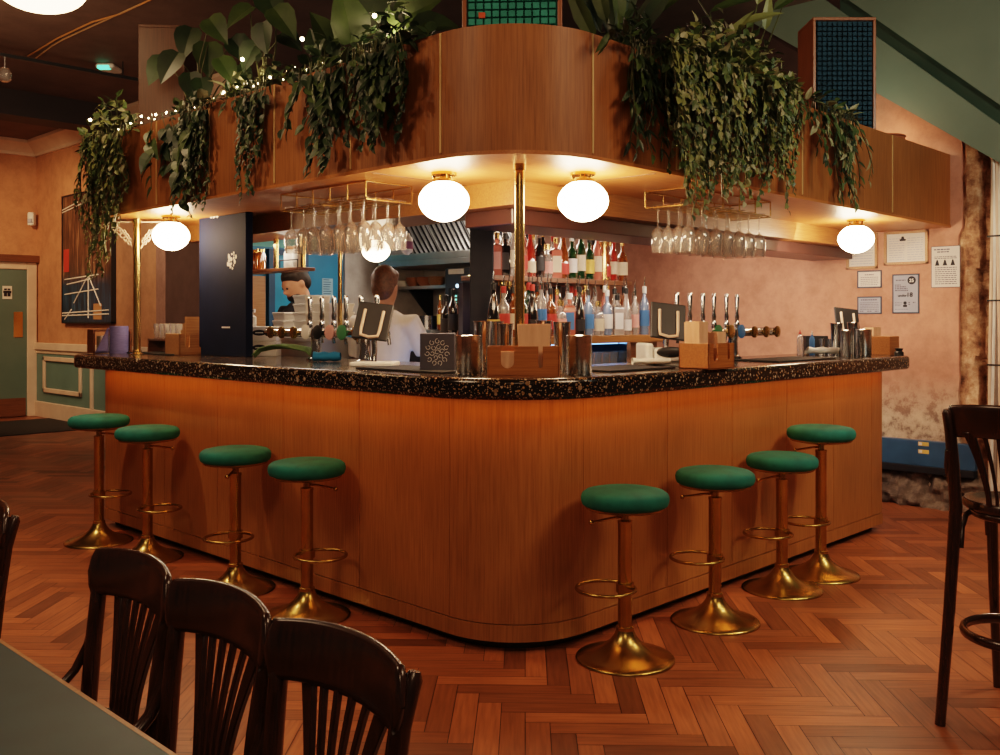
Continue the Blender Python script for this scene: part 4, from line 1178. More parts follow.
MB().prism([(-.02,-.012),(.02,-.012),(.026,.0),(.012,.004),(.008,.022),(-.008,.022),(-.012,.004),(-.026,0)], -.0085, -.0062, Matrix.Translation((0,iw*.08,ih*.30)) @ T).build('crest', INK, t, smooth=0)
notice('notice_sign', 'small blue-edged notice, upper of the two below the half hidden certificate', 857.5, 270.5, 882, 288, .010, NB, INKB, [(.2,.3,.7,.06)]+[(f/8,.1,.9,.035) for f in range(3,8)], dpth=.008)
notice('notice_sign', 'small blue-edged notice, lower of the two below the half hidden certificate', 857.5, 296.5, 882, 314, .010, PAPERB, INKB, [(.14,.12,.88,.08)]+[(f/9,.08,.92,.035) for f in range(3,8)]+[(.9,.08,.25,.06),(.9,.4,.6,.06),(.9,.75,.92,.06)], dpth=.008)
t, iw, ih = notice('age_notice', 'blue-grey age notice with a black 25 roundel and 18', 892.5, 274, 919.5, 313.5, .010, PAPERB, INKB, [(.13,.10,.50,.03),(.26,.06,.30,.028),(.31,.06,.52,.03),(.36,.06,.58,.03),(.41,.06,.60,.03),(.74,.06,.35,.012),(.78,.06,.35,.012),(.82,.06,.33,.012),(.74,.62,.68,.03),(.74,.80,.90,.03),(.79,.62,.68,.03),(.92,.06,.6,.012)], dpth=.008)
Rv = Matrix.Rotation(-PI/2, 4, 'Y')
MB().lathe([(0,.0062),(.17*iw,.0062),(.17*iw,.0075),(0,.0075)], 28, Matrix.Translation((0,-.25*iw,.36*ih)) @ Rv, cap=False).build('roundel', INK, t)
text_obj('25', ih*.125, 'roundel_number', WHITE, [c for c in t.children if c.name.startswith('roundel')][0], (-.0084, -.25*iw, .36*ih-ih*.045))
text_obj('18', ih*.17, 'age_number', INK, t, (-.009, -.17*iw, -.085*ih))
text_obj('under', ih*.10, 'age_word', INK, t, (-.009, .13*iw, -.08*ih))
MB().lathe([(0,.0062),(.07*iw,.0062),(.07*iw,.0072),(0,.0072)], 18, Matrix.Translation((0,.02*iw,-.25*ih)) @ Rv, cap=False).bb(-.0072,-.006,-.06*iw,.10*iw,-.36*ih,-.30*ih).build('figure_print', INK, t)
t, iw, ih = notice('notice_sign', 'white paper notice with three dark symbols nearest to the broken brickwork', 931.5, 246, 960.5, 287.5, .004, NB, INKB, [(.07,.08,.65,.03),(.13,.2,.62,.03),(.25,.1,.9,.018),(.29,.1,.9,.018)]+[(.52+.05*k,.12,.9,.02) for k in range(9)], dpth=.007)
for q in (.30, .02, -.26):
    MB().prism([(-.016,-.02),(.016,-.02),(.004,.022),(-.004,.022)], -.0085, -.0062, Matrix.Translation((0,q*iw,.10*ih)) @ T).build('symbol', INK, t, smooth=0)
# blue trunking along the foot of the wall, two yellow-white stickers, rubble below
ya_, Ya = onx(870, XN); yb_ = -.24
t = thing('cable_trunking', 'blue metal trunking along the foot of the pink wall with two small stickers', 'trunking', (0,0,0))
zt_ = zz(436.5, onx(884,XN)[1]); zb_ = zz(461, onx(884,XN)[1])
MB().bb(XN-.06, XN, yb_, .85, zb_, zt_).build('trunking_body', TRUNK, t, smooth=0, bevel=.004)
MB().bb(XN-.075, XN, yb_, .85, zb_-.05, zb_).build('lower_rail', DKSTEEL, t, smooth=0, bevel=.004)
ys_, Ys = onx(923.5, XN-.06)
for py in (444, 451.7):
    z = zz(py, Ys)
    MB().bb(XN-.0615, XN-.06, ys_-.038, ys_+.038, z-.014, z+.014).build('sticker', LB['yellow'], t, smooth=0)
    MB().bb(XN-.0622, XN-.0615, ys_+.010, ys_+.034, z-.010, z+.010).build('sticker_panel', PAPER, t, smooth=0)
def rub(u, v):
    y = .9-u*1.9; z = v*(zb_-.045)
    return (XN-.01-.10*(1-v)*1.0-.07*MN.noise(Vector((y*7,z*9,2)))-.05*MN.noise(Vector((y*17,z*19,5))), y, z if v < .01 else z+.02*MN.noise(Vector((y*9,z*5,1)))*(1-v))
struct(MB().grid(rub, 90, 20).build('wall_right_rubble', RUBBLE, smooth=20))
# cable bundle on the brick pier
t = thing('cable_bundle', 'bundle of pale vertical cables strapped to the broken brickwork at the right edge', 'cables', (0,0,0))
for k, px in enumerate((991, 993.5, 996, 998.5, 1001, 1004)):
    y, Y = onx(px, XN-.08)
    pts = [(XN-.08-.006*(k % 2), y+.010*math.sin(z*2+k), z) for z in [0.0,.4,.8,1.2,1.6,2.0,2.3,2.5]]+[(XN-.07, y+.10, 2.68), (XN-.05, y+.30, 2.80)]
    MB().tube(pts, .011, 8).build('cable', (CREAM, WHITE, M_('grey_cable', (.22,.17,.14), .6))[k % 3], t)
y, Y = onx(997, XN-.08)
for z in (.55, 1.05, 1.5, 1.95): MB().bb(XN-.10, XN-.04, y-.085, y+.06, z, z+.012).build('cable_tie', BLACK, t, smooth=0)
# ================================================================== PAINTING
ya_, Ya = onx(115.5, XP); yb_, Yb = onx(66.5, XP)
zt_, zb_ = zz(193, (Ya+Yb)/2), zz(322, (Ya+Yb)/2)
t = thing('painting', 'large dark abstract painting with white lines on the orange wall', 'painting', (XP, (ya_+yb_)/2, zb_))
w_, h_ = (yb_-ya_)/2, zt_-zb_
m, nt, b = newmat('abstract_paint')
n = nz(nt, 3, 5, (1,9,.8), .6); tc = nt.nodes.new('ShaderNodeTexCoord'); sp = nt.nodes.new('ShaderNodeSeparateXYZ'); L(nt, tc.outputs['Object'], sp.inputs[0])
mr = nt.nodes.new('ShaderNodeMapRange'); mr.inputs[1].default_value = h_*.38; mr.inputs[2].default_value = h_*.28; L(nt, sp.outputs['Z'], mr.inputs[0])
rA = ramp(nt, n.outputs['Fac'], [(.35,(.02,.012,.012)),(.5,(.075,.035,.02)),(.62,(.22,.11,.06)),(.75,(.36,.22,.14))])
rB = ramp(nt, n.outputs['Fac'], [(.35,(.008,.008,.014)),(.52,(.012,.03,.07)),(.68,(.03,.09,.17)),(.8,(.42,.16,.06))])
L(nt, mixc(nt, rA.outputs['Color'], rB.outputs['Color'], mr.outputs[0]), b.inputs['Base Color']); b.inputs['Roughness'].default_value = .4
mb = MB(); frame_yz(mb, 0, -w_-.02, w_+.02, -.02, h_+.02, .02, .06); mb.build('frame', BLACK, t, smooth=0)
mb = MB().bb(-.05, 0, -w_, w_, 0, h_); mb.cur = 1
def stroke(u0, v0, u1, v1, r=.008): mb.tube([(-.053, w_-2*w_*u0, h_*v0), (-.053, w_-2*w_*u1, h_*v1)], r, 5)
for s_ in ((0,.88,.5,.93),(0,.90,.5,.96),(.05,.34,.75,.36),(.1,.30,.6,.33),(.05,.22,.75,.25),(.0,.07,.95,.09),(.0,.05,.95,.06),(.55,.36,.25,.15),(.55,.36,.8,.12),(.55,.36,.55,.03),(.05,.02,.2,.10)): stroke(*s_)
mb.build('canvas', [m, PAPER], t)
MB().bb(-.052,-.05,w_*.72,w_*.95,h_*.40,h_*.58).build('red_patch', LB['red'], t, smooth=0)
MB().bb(-.052,-.05,-w_*.62,-w_*.30,h_*.02,h_*.14).build('orange_patch', W['crate'], t, smooth=0)
# ================================================================== SPEAKERS ON THE CANOPY
TRZ = CT-.06
def speaker(label, px, Y, rz, w, d, z1, grille_mat, badge=False, z0=2.62, wd='speaker'):
    p = at(px, 300, Y)
    t = thing('loudspeaker', label, 'loudspeaker', (p.x, p.y, TRZ), rz)
    h = z1-TRZ; zb = z0-TRZ
    MB().bb(-w/2,w/2,-d/2,d/2,0,.02).bb(-w/2,w/2,-d/2,d/2,h-.02,h).bb(-w/2,-w/2+.02,-d/2,d/2,.02,h-.02).bb(w/2-.02,w/2,-d/2,d/2,.02,h-.02).bb(-w/2+.02,w/2-.02,d/2-.02,d/2,.02,h-.02).build('cabinet', W[wd], t, smooth=0, bevel=.003)
    MB().bb(-w/2+.02,w/2-.02,-d/2+.03,-d/2+.04,.02,h-.02).build('baffle', BLACK, t, smooth=0)
    mb = MB(); nx = 11; nzr = max(4, round((h-zb)/((w-.05)/nx)))
    gw, gh = (w-.05)/nx, (h-.03-zb)/nzr
    for i in range(nx):
        for j in range(nzr):
            x = -w/2+.025+gw*(i+.5); z = zb+gh*(j+.5); a, b_ = gw*.44, gh*.44
            y0, y1 = -d/2+.032, -d/2-.004
            vs = [(x-a,y0,z-b_),(x+a,y0,z-b_),(x+a,y0,z+b_),(x-a,y0,z+b_),(x-a*.88,y1,z-b_*.88),(x+a*.88,y1,z-b_*.88),(x+a*.88,y1,z+b_*.88),(x-a*.88,y1,z+b_*.88)]
            mb.add(vs, [(4,5,6,7),(0,1,5,4),(1,2,6,5),(2,3,7,6),(3,0,4,7)])
    mb.bb(-w/2+.022,w/2-.022,-d/2+.026,-d/2+.033,zb,h-.022)
    mb.build('foam_grille', grille_mat, t, smooth=0)
    if badge: MB().bb(*badge, ).build('badge', M_('orange_badge', (.75,.11,.03), .4), t, smooth=0)
    return t
FOAM = M_('blue_teal_foam', (.010,.055,.095), .85, 0, (.007,.038,.066), 12)
FOAM2 = M_('green_teal_foam', (.045,.33,.28), .85, 0, (.03,.24,.20), 12)
# badge at px 483,14 on the corner speaker
bx = (483-513)/F*4.15; bz = zz(14, 4.15)-TRZ
s1 = speaker('wooden loudspeaker with bright teal grid foam and orange badge at the canopy corner', 513.5, 4.32, CAMR-.06, .435, .30, 3.32, FOAM2, (bx-.014, bx+.014, -.150-.012, -.150-.003, bz-.012, bz+.012), 2.58)
speaker('wooden loudspeaker with dark blue-teal grid foam on the right canopy arm', 836, 6.40, CAMR, .41, .32, 3.335, FOAM, z0=2.60)
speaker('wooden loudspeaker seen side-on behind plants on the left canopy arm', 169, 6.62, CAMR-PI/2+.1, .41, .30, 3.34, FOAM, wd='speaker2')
p = at(885, 300, 6.75)
t = thing('terracotta_bowl', 'shallow terracotta bowl right of the blue-teal loudspeaker on the canopy', 'bowl', (p.x, p.y, TRZ))
MB().lathe([(.07,0),(.12,.05),(.135,.10),(.13,.135),(.122,.135),(.125,.10),(.11,.06),(0,.02)], 28).build('bowl', M_('terracotta', (.45,.15,.06), .8), t)
MB().tube([(.13*math.cos(2*PI*k/28),.13*math.sin(2*PI*k/28),.135) for k in range(28)], .008, 8, closed=True).build('rim', M_('terracotta_rim', (.36,.11,.045), .8), t)
# ================================================================== PLANTS
def leaf(mb, p, d, n, ln, wd, kind, curl=.25):
    d = d.normalized(); s = d.cross(n)
    if s.length < 1e-4: s = d.orthogonal()
    s.normalize(); n = s.cross(d)
    if kind == 'small':
        ol = [(.38,.5),(.72,.34)]
    elif kind == 'heart':
        ol = [(-.10,.26),(.08,.48),(.35,.50),(.65,.33),(.86,.13)]
    elif kind == 'strap':
        ol = [(.15,.35),(.45,.5),(.8,.3)]
    else:
        ol = [(.12,.34),(.40,.5),(.75,.28)]
    def P(u, v):
        return p+d*(u*ln)+s*(v*wd)+n*(abs(v)*wd*.28-curl*ln*u*u)
    vs = [P(0,0)]+[P(u,0) for u,_ in ol]+[P(1,0)]
    m = len(ol)
    b = len(vs)
    for u, v in ol: vs.append(P(u,v))
    c = len(vs)
    for u, v in ol: vs.append(P(u,-v))
    fs = [(0,1,b),(0,c,1)]
    for i in range(m-1):
        fs.append((1+i,2+i,b+i+1,b+i)); fs.append((1+i,c+i,c+i+1,2+i))
    fs.append((m,m+1,b+m-1)); fs.append((m,c+m-1,m+1))
    mb.add(vs, fs)
def rv(rn): return Vector((rn.uniform(-1,1), rn.uniform(-1,1), rn.uniform(-1,1)))
def plant(name, label, face, strands, mats, ls, kind, seed, mound=None, big=None, zt=None, asp=.7):
    """strands: (px0, px1, n, drop_min, drop_max, out_min, out_max); mound: (px0, px1, n, height, out)"""
    rn = random.Random(seed)
    out = Vector((-1,0,0)) if face == 'L' else Vector((0,-1,0))
    def pos(px, off, z):
        if face == 'L':
            y, _ = onx(px, -.06-off); return Vector((-.06-off, y, z))
        x, _ = ony(px, -.06-off); return Vector((x, -.06-off, z))
    pxm = (strands or [mound])[0]; c0 = pos((pxm[0]+pxm[1])/2, -.25, TRZ+.001)
    t = thing(name, label, 'plant', tuple(c0), 0)
    lf, stm = MB(), MB()
    def addleaf(p, d, n, l, w):
        r = rn.random(); lf.cur = 0 if r < .45 else (1 if r < .8 else 2)
        leaf(lf, p-c0, d, n, l, w, kind, rn.uniform(.1,.4))
    for (a, b, n, dmin, dmax, o0, o1) in strands or []:
        for k in range(n):
            px = a+(b-a)*(k+rn.random())/n
            ln = dmin+(dmax-dmin)*rn.random()**1.3
            off = rn.uniform(o0, o1)
            pts = [pos(px, -.10, CT-.03), pos(px, -.03, CT+.03+rn.uniform(0,.05)), pos(px, off*.6+.01, CT+.02)]
            z = CT-.01; q = pos(px, off, z); side = out.cross(Vector((0,0,1)))
            ph = rn.uniform(0,6); step = ls*.55
            drift = rn.uniform(-.15,.15)
            m = int(ln/step)
            for j in range(m):
                u = j/max(m,1)
                q = q+Vector((0,0,-step))+side*(step*(drift+.35*math.sin(ph+j*.5)))+out*(step*.25*math.sin(ph*2+j*.35))
                dist = -(q.x+.06) if face == 'L' else -(q.y+.06)
                if dist < .012: q = q+out*(.012-dist)
                pts.append(q.copy())
                nl = 2 if rn.random() < .55 else 1
                for _ in range(nl):
                    d = (Vector((0,0,-.8))+out*rn.uniform(.1,.9)+side*rn.uniform(-1,1))
                    sc = rn.uniform(.65,1.2)*(1-.35*u)
                    addleaf(q, d, out+Vector((0,0,.7))+rv(rn)*.4, ls*sc, ls*sc*asp)
            stm.tube([p-c0 for p in pts], .0028, 4)
    if mound:
        a, b, n, hgt, o = mound
        for k in range(n):
            px = rn.uniform(a, b); f = rn.random()
            env = math.sin(PI*min(max((px-a)/(b-a), .04), .96))**.6
            off = rn.uniform(-.32, o); z = CT-.02+hgt*env*f*(1 if off < .03 else max(.1, 1-(off/o)))
            q = pos(px, off, z)
            d = out*rn.uniform(-.2,1)+rv(rn)*.9+Vector((0,0,.15))
            sc = rn.uniform(.7,1.25)
            addleaf(q, d, Vector((0,0,1))+out*.6+rv(rn)*.5, ls*sc, ls*sc*asp)
            if k % 6 == 0: stm.tube([q-c0, pos(px, -.2, CT-.05)-c0], .0028, 4)
    if lf.v: lf.build('foliage', mats, t, smooth=0)
    if stm.v: stm.build('stems', STEM, t)
    return t
def bigleaf(name, label, face, leaves, kind, mats, seed, foot):
    """upright plant: leaves = (px, py, size, heading px dx, dy); foot px where the stems start"""
    rn = random.Random(seed)
    off = -.22
    def pos(px, py, o=off):
        if face == 'L': y, Y = onx(px, -.06-o); return Vector((-.06-o, y, zz(py, Y)))
        x, Y = ony(px, -.06-o); return Vector((x, -.06-o, zz(py, Y)))
    b = pos(foot, 100); b.z = TRZ+.001
    t = thing(name, label, 'plant', tuple(b), 0)
    lf, stm = MB(), MB()
    for i, (px, py, sz, dx, dy) in enumerate(leaves):
        o = off+rn.uniform(-.08,.12); sz *= .84; px += 5
        p = pos(px, py, o)
        right = Vector((RX,RY,0)); fwd = Vector((FX,FY,0))
        d = right*dx+Vector((0,0,-dy))-fwd*rn.uniform(.1,.5)
        n = -fwd+Vector((0,0,.5))+rv(rn)*.35
        lf.cur = i % len(mats)
        leaf(lf, p-b, d, n, sz, sz*(.85 if kind == 'heart' else .28), kind, rn.uniform(.1,.35))
        mid = (p+b)/2+Vector((rn.uniform(-.05,.05), rn.uniform(-.05,.05), .10))
        if p.z > TRZ+.1: stm.tube([Vector((rn.uniform(-.03,.03), rn.uniform(-.03,.03), -.0)), mid-b, p-b], [.006,.005,.0035], 6)
    lf.build('foliage', mats, t, smooth=25); stm.build('stems', STEM, t)
    return t
DK = [LEAFD, LEAFM, LEAFD]; MD = [LEAFM, LEAFD, LEAFL]; LT = [LEAFM, LEAFL, LEAFS]; SV = [LEAFS, LEAFL, LEAFM]
plant('trailing_ivy', 'bushy trailing ivy hanging from the far left end of the canopy', 'L', [(82,124,26,.35,.80,.02,.14),(90,118,8,.75,.98,.02,.10)], [LEAFM,LEAFL,LEAFS], .062, 'small', 1, (84,134,260,.30,.12))
plant('trailing_ivy', 'dark trailing ivy strand column beside the big-leaf plant on the left canopy', 'L', [(180,206,20,.30,.62,.01,.08)], DK, .052, 'small', 2, (172,212,110,.14,.08))
plant('trailing_philodendron', 'sparse hanging philodendron strands below the side-on loudspeaker', 'L', [(150,172,3,.35,.62,.01,.05),(174,196,3,.4,.60,.02,.08)], DK, .13, 'heart', 3)
plant('trailing_pothos', 'narrow trailing pothos tapering down the left fascia, third from the corner', 'L', [(226,270,9,.08,.30,.01,.07),(238,262,9,.30,.58,.01,.06)], DK, .060, 'other', 4, (222,300,130,.16,.06))
plant('variegated_pothos', 'pale variegated leaves lit by fairy lights along the left canopy rim', 'L', [], SV, .085, 'other', 5, (205,300,70,.14,.03))
plant('trailing_pothos', 'dark large-leaved trailing plant second from the corner on the left fascia', 'L', [(296,346,12,.10,.35,.01,.09),(308,346,9,.32,.55,.01,.08)], DK, .082, 'heart', 6, (290,350,80,.18,.06))
plant('trailing_pothos', 'dense dark trailing plant nearest the corner on the left fascia', 'L', [(352,402,26,.20,.44,.01,.14),(360,390,10,.38,.46,.01,.10)], [LEAFD,LEAFD,LEAFM], .070, 'other', 7, (346,432,190,.24,.06))
bigleaf('heart_leaf_plant', 'large heart-leaved plant rising in front of the side-on loudspeaker', 'L', [(186,30,.24,-.2,.9),(203,45,.26,.1,1),(172,55,.25,-.5,1),(160,60,.24,-.6,1),(215,60,.20,.6,.8),(185,75,.20,.2,1),(228,40,.22,.7,.8),(205,20,.22,.5,.6),(232,68,.18,.8,.8),(196,80,.18,.3,1)], 'heart', DK, 21, 196)
bigleaf('heart_leaf_plant', 'large heart-leaved plant reaching the top edge above the left fascia', 'L', [(258,25,.20,.1,1),(270,10,.22,.6,.7),(250,45,.20,-.5,.9),(277,35,.18,.9,.6),(245,8,.22,-.6,.5),(262,-5,.24,.3,.6)], 'heart', DK, 22, 262)
bigleaf('broad_leaf_plant', 'broad ribbed leaf plant upright behind the second trailing plant', 'L', [(346,38,.30,-.1,-1.0),(362,20,.30,.5,-1),(326,45,.22,-.4,-.8),(372,48,.24,.9,-.2),(312,52,.15,-.3,-1),(352,66,.24,.8,.1),(390,25,.28,.9,-.6),(408,30,.26,1,-.2)], 'heart', [LEAFM,LEAFD,LEAFM], 23, 350)
plant('trailing_fern', 'dark strap-leaved trailing plant nearest the corner on the right fascia', 'R', [(630,664,18,.15,.45,.01,.10),(642,658,6,.4,.58,.01,.08)], DK, .095, 'strap', 8, (606,664,150,.20,.10), asp=.3)
bigleaf('tufted_spider_plant', 'tuft of thin arching leaves right of the corner loudspeaker', 'R', [(590+6*k, 42-(k%3)*9, .34, (-.6+.15*k), -1+.06*k) for k in range(9)], 'strap', [LEAFM,LEAFD], 24, 612)
plant('trailing_ivy', 'huge bushy warm-lit pale ivy spilling over the middle of the right fascia', 'R', [(668,800,70,.25,.52,.02,.24),(676,745,32,.5,.72,.04,.24),(745,792,18,.45,.66,.02,.20)], [LEAFM,LEAFL,LEAFS], .058, 'small', 9, (664,802,900,.34,.20))  # lighter leaf colours carry the warm light falling on this ivy
plant('trailing_pothos', 'silvery trailing plant in front of the dark blue-teal loudspeaker', 'R', [(822,858,14,.15,.40,.01,.12),(838,856,8,.38,.56,.01,.08),(806,826,5,.1,.2,.01,.08)], [LEAFM,LEAFS,LEAFD], .080, 'other', 10, (806,856,90,.16,.10), asp=.45)
bigleaf('bird_of_paradise', 'tall long-stalked leafy plant rising behind the huge ivy', 'R', [(705,12,.30,.9,-.35),(735,25,.28,.8,-.3),(690,-5,.3,-.6,-.4),(752,5,.34,.3,-1),(768,10,.30,.8,-.6),(722,40,.24,.5,-.6),(780,0,.28,.9,-.2),(760,30,.26,.1,-1)], 'other', [LEAFM,LEAFL], 25, 742)
# fairy lights
t = thing('fairy_lights', 'string of small warm fairy lights along the left canopy rim', 'string lights', (-.03, 2.0, CT+.012), 0)
pts = []; rn = random.Random(5)
ya0, yb0 = onx(392, -.03)[0], onx(104, -.03)[0]
n = 90
for k in range(n+1):
    y = ya0+(yb0-ya0)*k/n
    pts.append(Vector((-.01+.02*math.sin(k*1.3), y-2.0, .012+.012*math.sin(k*.9)+.014*rn.random())))
MB().tube(pts, .0018, 5).build('wire', STEM, t)
for k in range(2, n, 2):
    if rn.random() < .12: continue
    p_ = pts[k]; MB().sphere((p_.x-.004, p_.y, p_.z+.006), 0.0042 if k % 6 else .007, 8, 6).build('bulb', FAIRY, t)
for px, py in ((250,61),(310,41),(382.5,18),(97,121)):
    y, Y = onx(px, -.06)
    mb = MB().sphere((-.06+.03-.045, y-2.0, zz(py, Y)-CT-.012), .010, 10, 8); mb.build('bulb', FAIRY, t)
    MB().tube([(-.075+.03-.03, y-2.0, zz(py, Y)-CT-.012), (-.01, y-2.0+.02, .015)], .0015, 4).build('drop_wire', STEM, t)
# ceiling services at the top left
def oncz(px, py, z):
    Y = (z-H)*F/(320-py); p = at(px, py, Y); p.z = z; return p
a, b = oncz(154, -2, CZ-.01), oncz(28, 56, CZ-.01)
mid = oncz(92, 22, CZ-.01)
tag(MB().tube([a, oncz(120,14,CZ-.012), mid, oncz(58,38,CZ-.012), b], .008, 6).build('orange_cord', M_('orange_cord', (.45,.20,.06), .6), smooth=60), 'orange cord running along the dark ceiling, upper of the two', 'cord', 'ceiling cords')
tag(MB().tube([oncz(150,0,CZ-.01), oncz(108,19,CZ-.012), oncz(64,39,CZ-.012), oncz(52,46,CZ-.012), oncz(36,58,CZ-.01)], .008, 6).build('tan_cord', M_('tan_cord', (.42,.24,.11), .6), smooth=60), 'tan cord running along the dark ceiling, lower of the two', 'cord', 'ceiling cords')
p = oncz(109, 66, CZ)
t = thing('emergency_light', 'small ceiling emergency light glowing green at the upper left', 'emergency light', tuple(p), VIEW)
MB().bb(-.12,.12,-.09,.09,-.05,0).build('housing', WHITE, t, smooth=0, bevel=.02)
MB().bb(-.126,-.06,-.05,.07,-.056,-.02).build('green_lens', GREENL, t, smooth=0, bevel=.01)
t = thing('spotlight_track', 'black spotlight track under the dark ceiling at the upper left', 'light track', (0, 6.62, CZ-.17))
MB().bb(-4, 1.7, -.02, .02, 0, .03).build('rail', BLACK, t, smooth=0)
for x in (-3.2, -1.0, 1.4): MB().tube([(x,0,.03),(x,0,.17)], .006, 6).build('hanger', BLACK, t)
p = at(7, 62, 8.6)
t = thing('spotlight', 'small clear spotlight hanging under the track at the left edge', 'spotlight', (p.x, 6.62, CZ-.17))
MB().tube([(0,0,0),(0,0,-.10)], .010, 8).build('stem', CHROME, t)
MB().lathe([(.03,-.22),(.055,-.20),(.06,-.14),(.035,-.10),(.0,-.095)], 20).build('lamp_head', GLASS, t)
# ================================================================== KITCHEN
ks = thing('extractor_hood', 'stainless extractor hood with slanted ribbed filters in the kitchen', 'extractor hood', (0,0,0))
hy0, hy1 = 2.55, 4.55
MB().bb(2.92, 3.71, hy0, hy1, 1.86, 1.91).bb(2.92, 2.96, hy0, hy1, 1.91, 1.97).build('hood_lip', KSTEEL, ks, smooth=0, bevel=.004)
MB().bb(3.30, 3.71, hy0, hy1, 1.91, 2.49).bb(2.92, 3.30, hy0, hy0+.03, 1.91, 2.49).bb(2.92, 3.30, hy1-.03, hy1, 1.91, 2.49).build('hood_body', KSTEEL, ks, smooth=0)
for k in range(4):
    ya, yb = hy0+.05+k*.475, hy0+.05+(k+1)*.475-.012
    mb = MB(); mb.cur = 1; mb.add([(2.99,ya,2.32),(2.99,yb,2.32),(3.27,yb,1.93),(3.27,ya,1.93)], [(0,1,2,3)]); mb.cur = 0
    for j in range(7):
        y = ya+(yb-ya)*(j+.5)/7
        mb.tube([(2.985,y,2.32),(3.265,y,1.93)], .014, 6)
    mb.build('baffle_filter', [KSTEEL, DKSTEEL], ks, smooth=40)
ov = thing('oven_tower', 'tall steel oven with lit control panel beside the dark column', 'oven', (0,0,0))
oy0, oy1 = onx(468, 3.05)[0]-.25, onx(445, 3.05)[0]
MB().bb(3.05, 3.70, oy0, oy1, 0, 1.83).build('oven_body', M_('oven_front', (.07,.085,.11), .35, .3), ov, smooth=0, bevel=.006)
yA, yB = onx(464, 3.05)[0], onx(449, 3.05)[0]; Yo = onx(456, 3.05)[1]
MB().bb(3.042, 3.05, yA, yB, zz(274, Yo), zz(269, Yo)).build('white_plate', WHITE, ov, smooth=0)
MB().bb(3.044, 3.05, yA, yB, zz(312, Yo), zz(288, Yo)).build('control_panel', BLACK, ov, smooth=0)
mb = MB()
for k in range(4):
    for j in range(3):
        z = zz(296+k*3.6, Yo); y = yA+(yB-yA)*(.25+.2*j); mb.bb(3.040, 3.0445, y, y+(yB-yA)*.1, z-.007, z+.007)
mb.build('green_digits', emis('digit_glow', (.2,.9,.7), 1.5), ov, smooth=0)
MB().lathe([(0,0),(.016,0),(.016,.006),(0,.006)], 16, Matrix.Translation((3.044,(yA+yB)/2-.02,zz(286,Yo))) @ Matrix.Rotation(-PI/2,4,'Y'), cap=False).build('blue_button', emis('blue_glow', (.5,.8,1.0), 3), ov)
stv = thing('kitchen_counter', 'steel kitchen cooking counter under the hood', 'counter', (0,0,0))
MB().bb(2.95, 3.70, oy1+.02, 4.82, .0, 1.24).build('counter_body', KSTEEL, stv, smooth=0)
MB().bb(2.90, 3.70, oy1+.02, 4.82, 1.24, 1.28).build('counter_top', KSTEEL, stv, smooth=0, bevel=.004)
wsh = thing('steel_wall_shelf', 'steel wall shelf with brown bowls in the kitchen', 'shelf', (0,0,0))
zsh = zz(285, 9.0)
MB().bb(3.30, 3.71, oy1+.03, 4.75, zsh-.03, zsh).build('shelf_board', KSTEEL, wsh, smooth=0)
MB().prism([(3.40,zsh-.03),(3.71,zsh-.03),(3.71,zsh-.35)], 4.66, 4.68, Matrix(((1,0,0,0),(0,0,1,0),(0,1,0,0),(0,0,0,1)))).build('shelf_bracket', DKSTEEL, wsh, smooth=0)
BR = M_('brown_clay', (.36,.13,.05), .7)
for i, px in enumerate((404, 414, 425, 436)):
    y, Y = onx(px, 3.45)
    t = thing('kitchen_bowl', ['white bowl at the left of the kitchen wall shelf','tall brown bowl second on the kitchen wall shelf','brown bowl third on the kitchen wall shelf','pale brown bowl at the right of the kitchen wall shelf'][i], 'bowl', (3.45, y, zsh+.0005))
    MB().lathe([(.05,0),(.075,.04),(.08,.09 if i != 0 else .06),(.074,.09 if i != 0 else .06),(.05,.02),(0,.015)], 20).build('bowl', [WHITE, BR, BR, W['crate']][i], t)
    MB().lathe([(.045,-.0),(.045,.006)], 20).build('foot_ring', [WHITE, BR, BR, W['crate']][i], t)
def pan(px, x, r, h, label):
    y, Y = onx(px, x)
    t = thing('cooking_pan', label, 'pan', (x, y, 1.2805))
    MB().lathe([(r*.95,0),(r,.005),(r,h),(r*.97,h),(r*.93,.01),(0,.01)], 28).build('pan', CHROME, t)
    MB().tube([(-r,0,h*.8),(-r-.03,.0,h*.85),(-r-.03,.06,h*.85),(-r+.01,.06,h*.8)], .006, 6).build('handle', CHROME, t)
pan(428, 3.15, .13, .13, 'wide steel pan on the kitchen counter')
y, Y = onx(447, 3.0)
def kb(px, x, label, key, z=1.2805):
    y, Y = onx(px, x); bottle(*key, x, y, z, label, 'bottles in the kitchen', False)
kb(440, 2.98, 'amber bottle with yellow label right of the steel pan', ('thin','amber','yellow','gold'))
# dark bottles and wooden board by the column, in front of the kitchen
bx_ = thing('side_counter', 'dark side counter with a wooden board in front of the kitchen by the column', 'counter', (0,0,0))
MB().bb(1.52, 1.92, 1.84, 2.50, 0, 1.215).build('counter_body', DKSTEEL, bx_, smooth=0)
MB().bb(1.50, 1.95, 1.80, 2.52, 1.215, 1.24).build('wooden_top', W['bulk'], bx_, smooth=0, bevel=.004)
for i, (px, Y) in enumerate(((446,6.55),(453,6.45),(459,6.6),(464,6.4))):
    p = at(px, 300, Y)
    bottle(('round','tall','round','tall')[i], 'dark', 'black', 'black', p.x, p.y, 1.2405, f'dark wine bottle, {ORD[i]} from left on the board beside the column', 'wine bottles by the column')
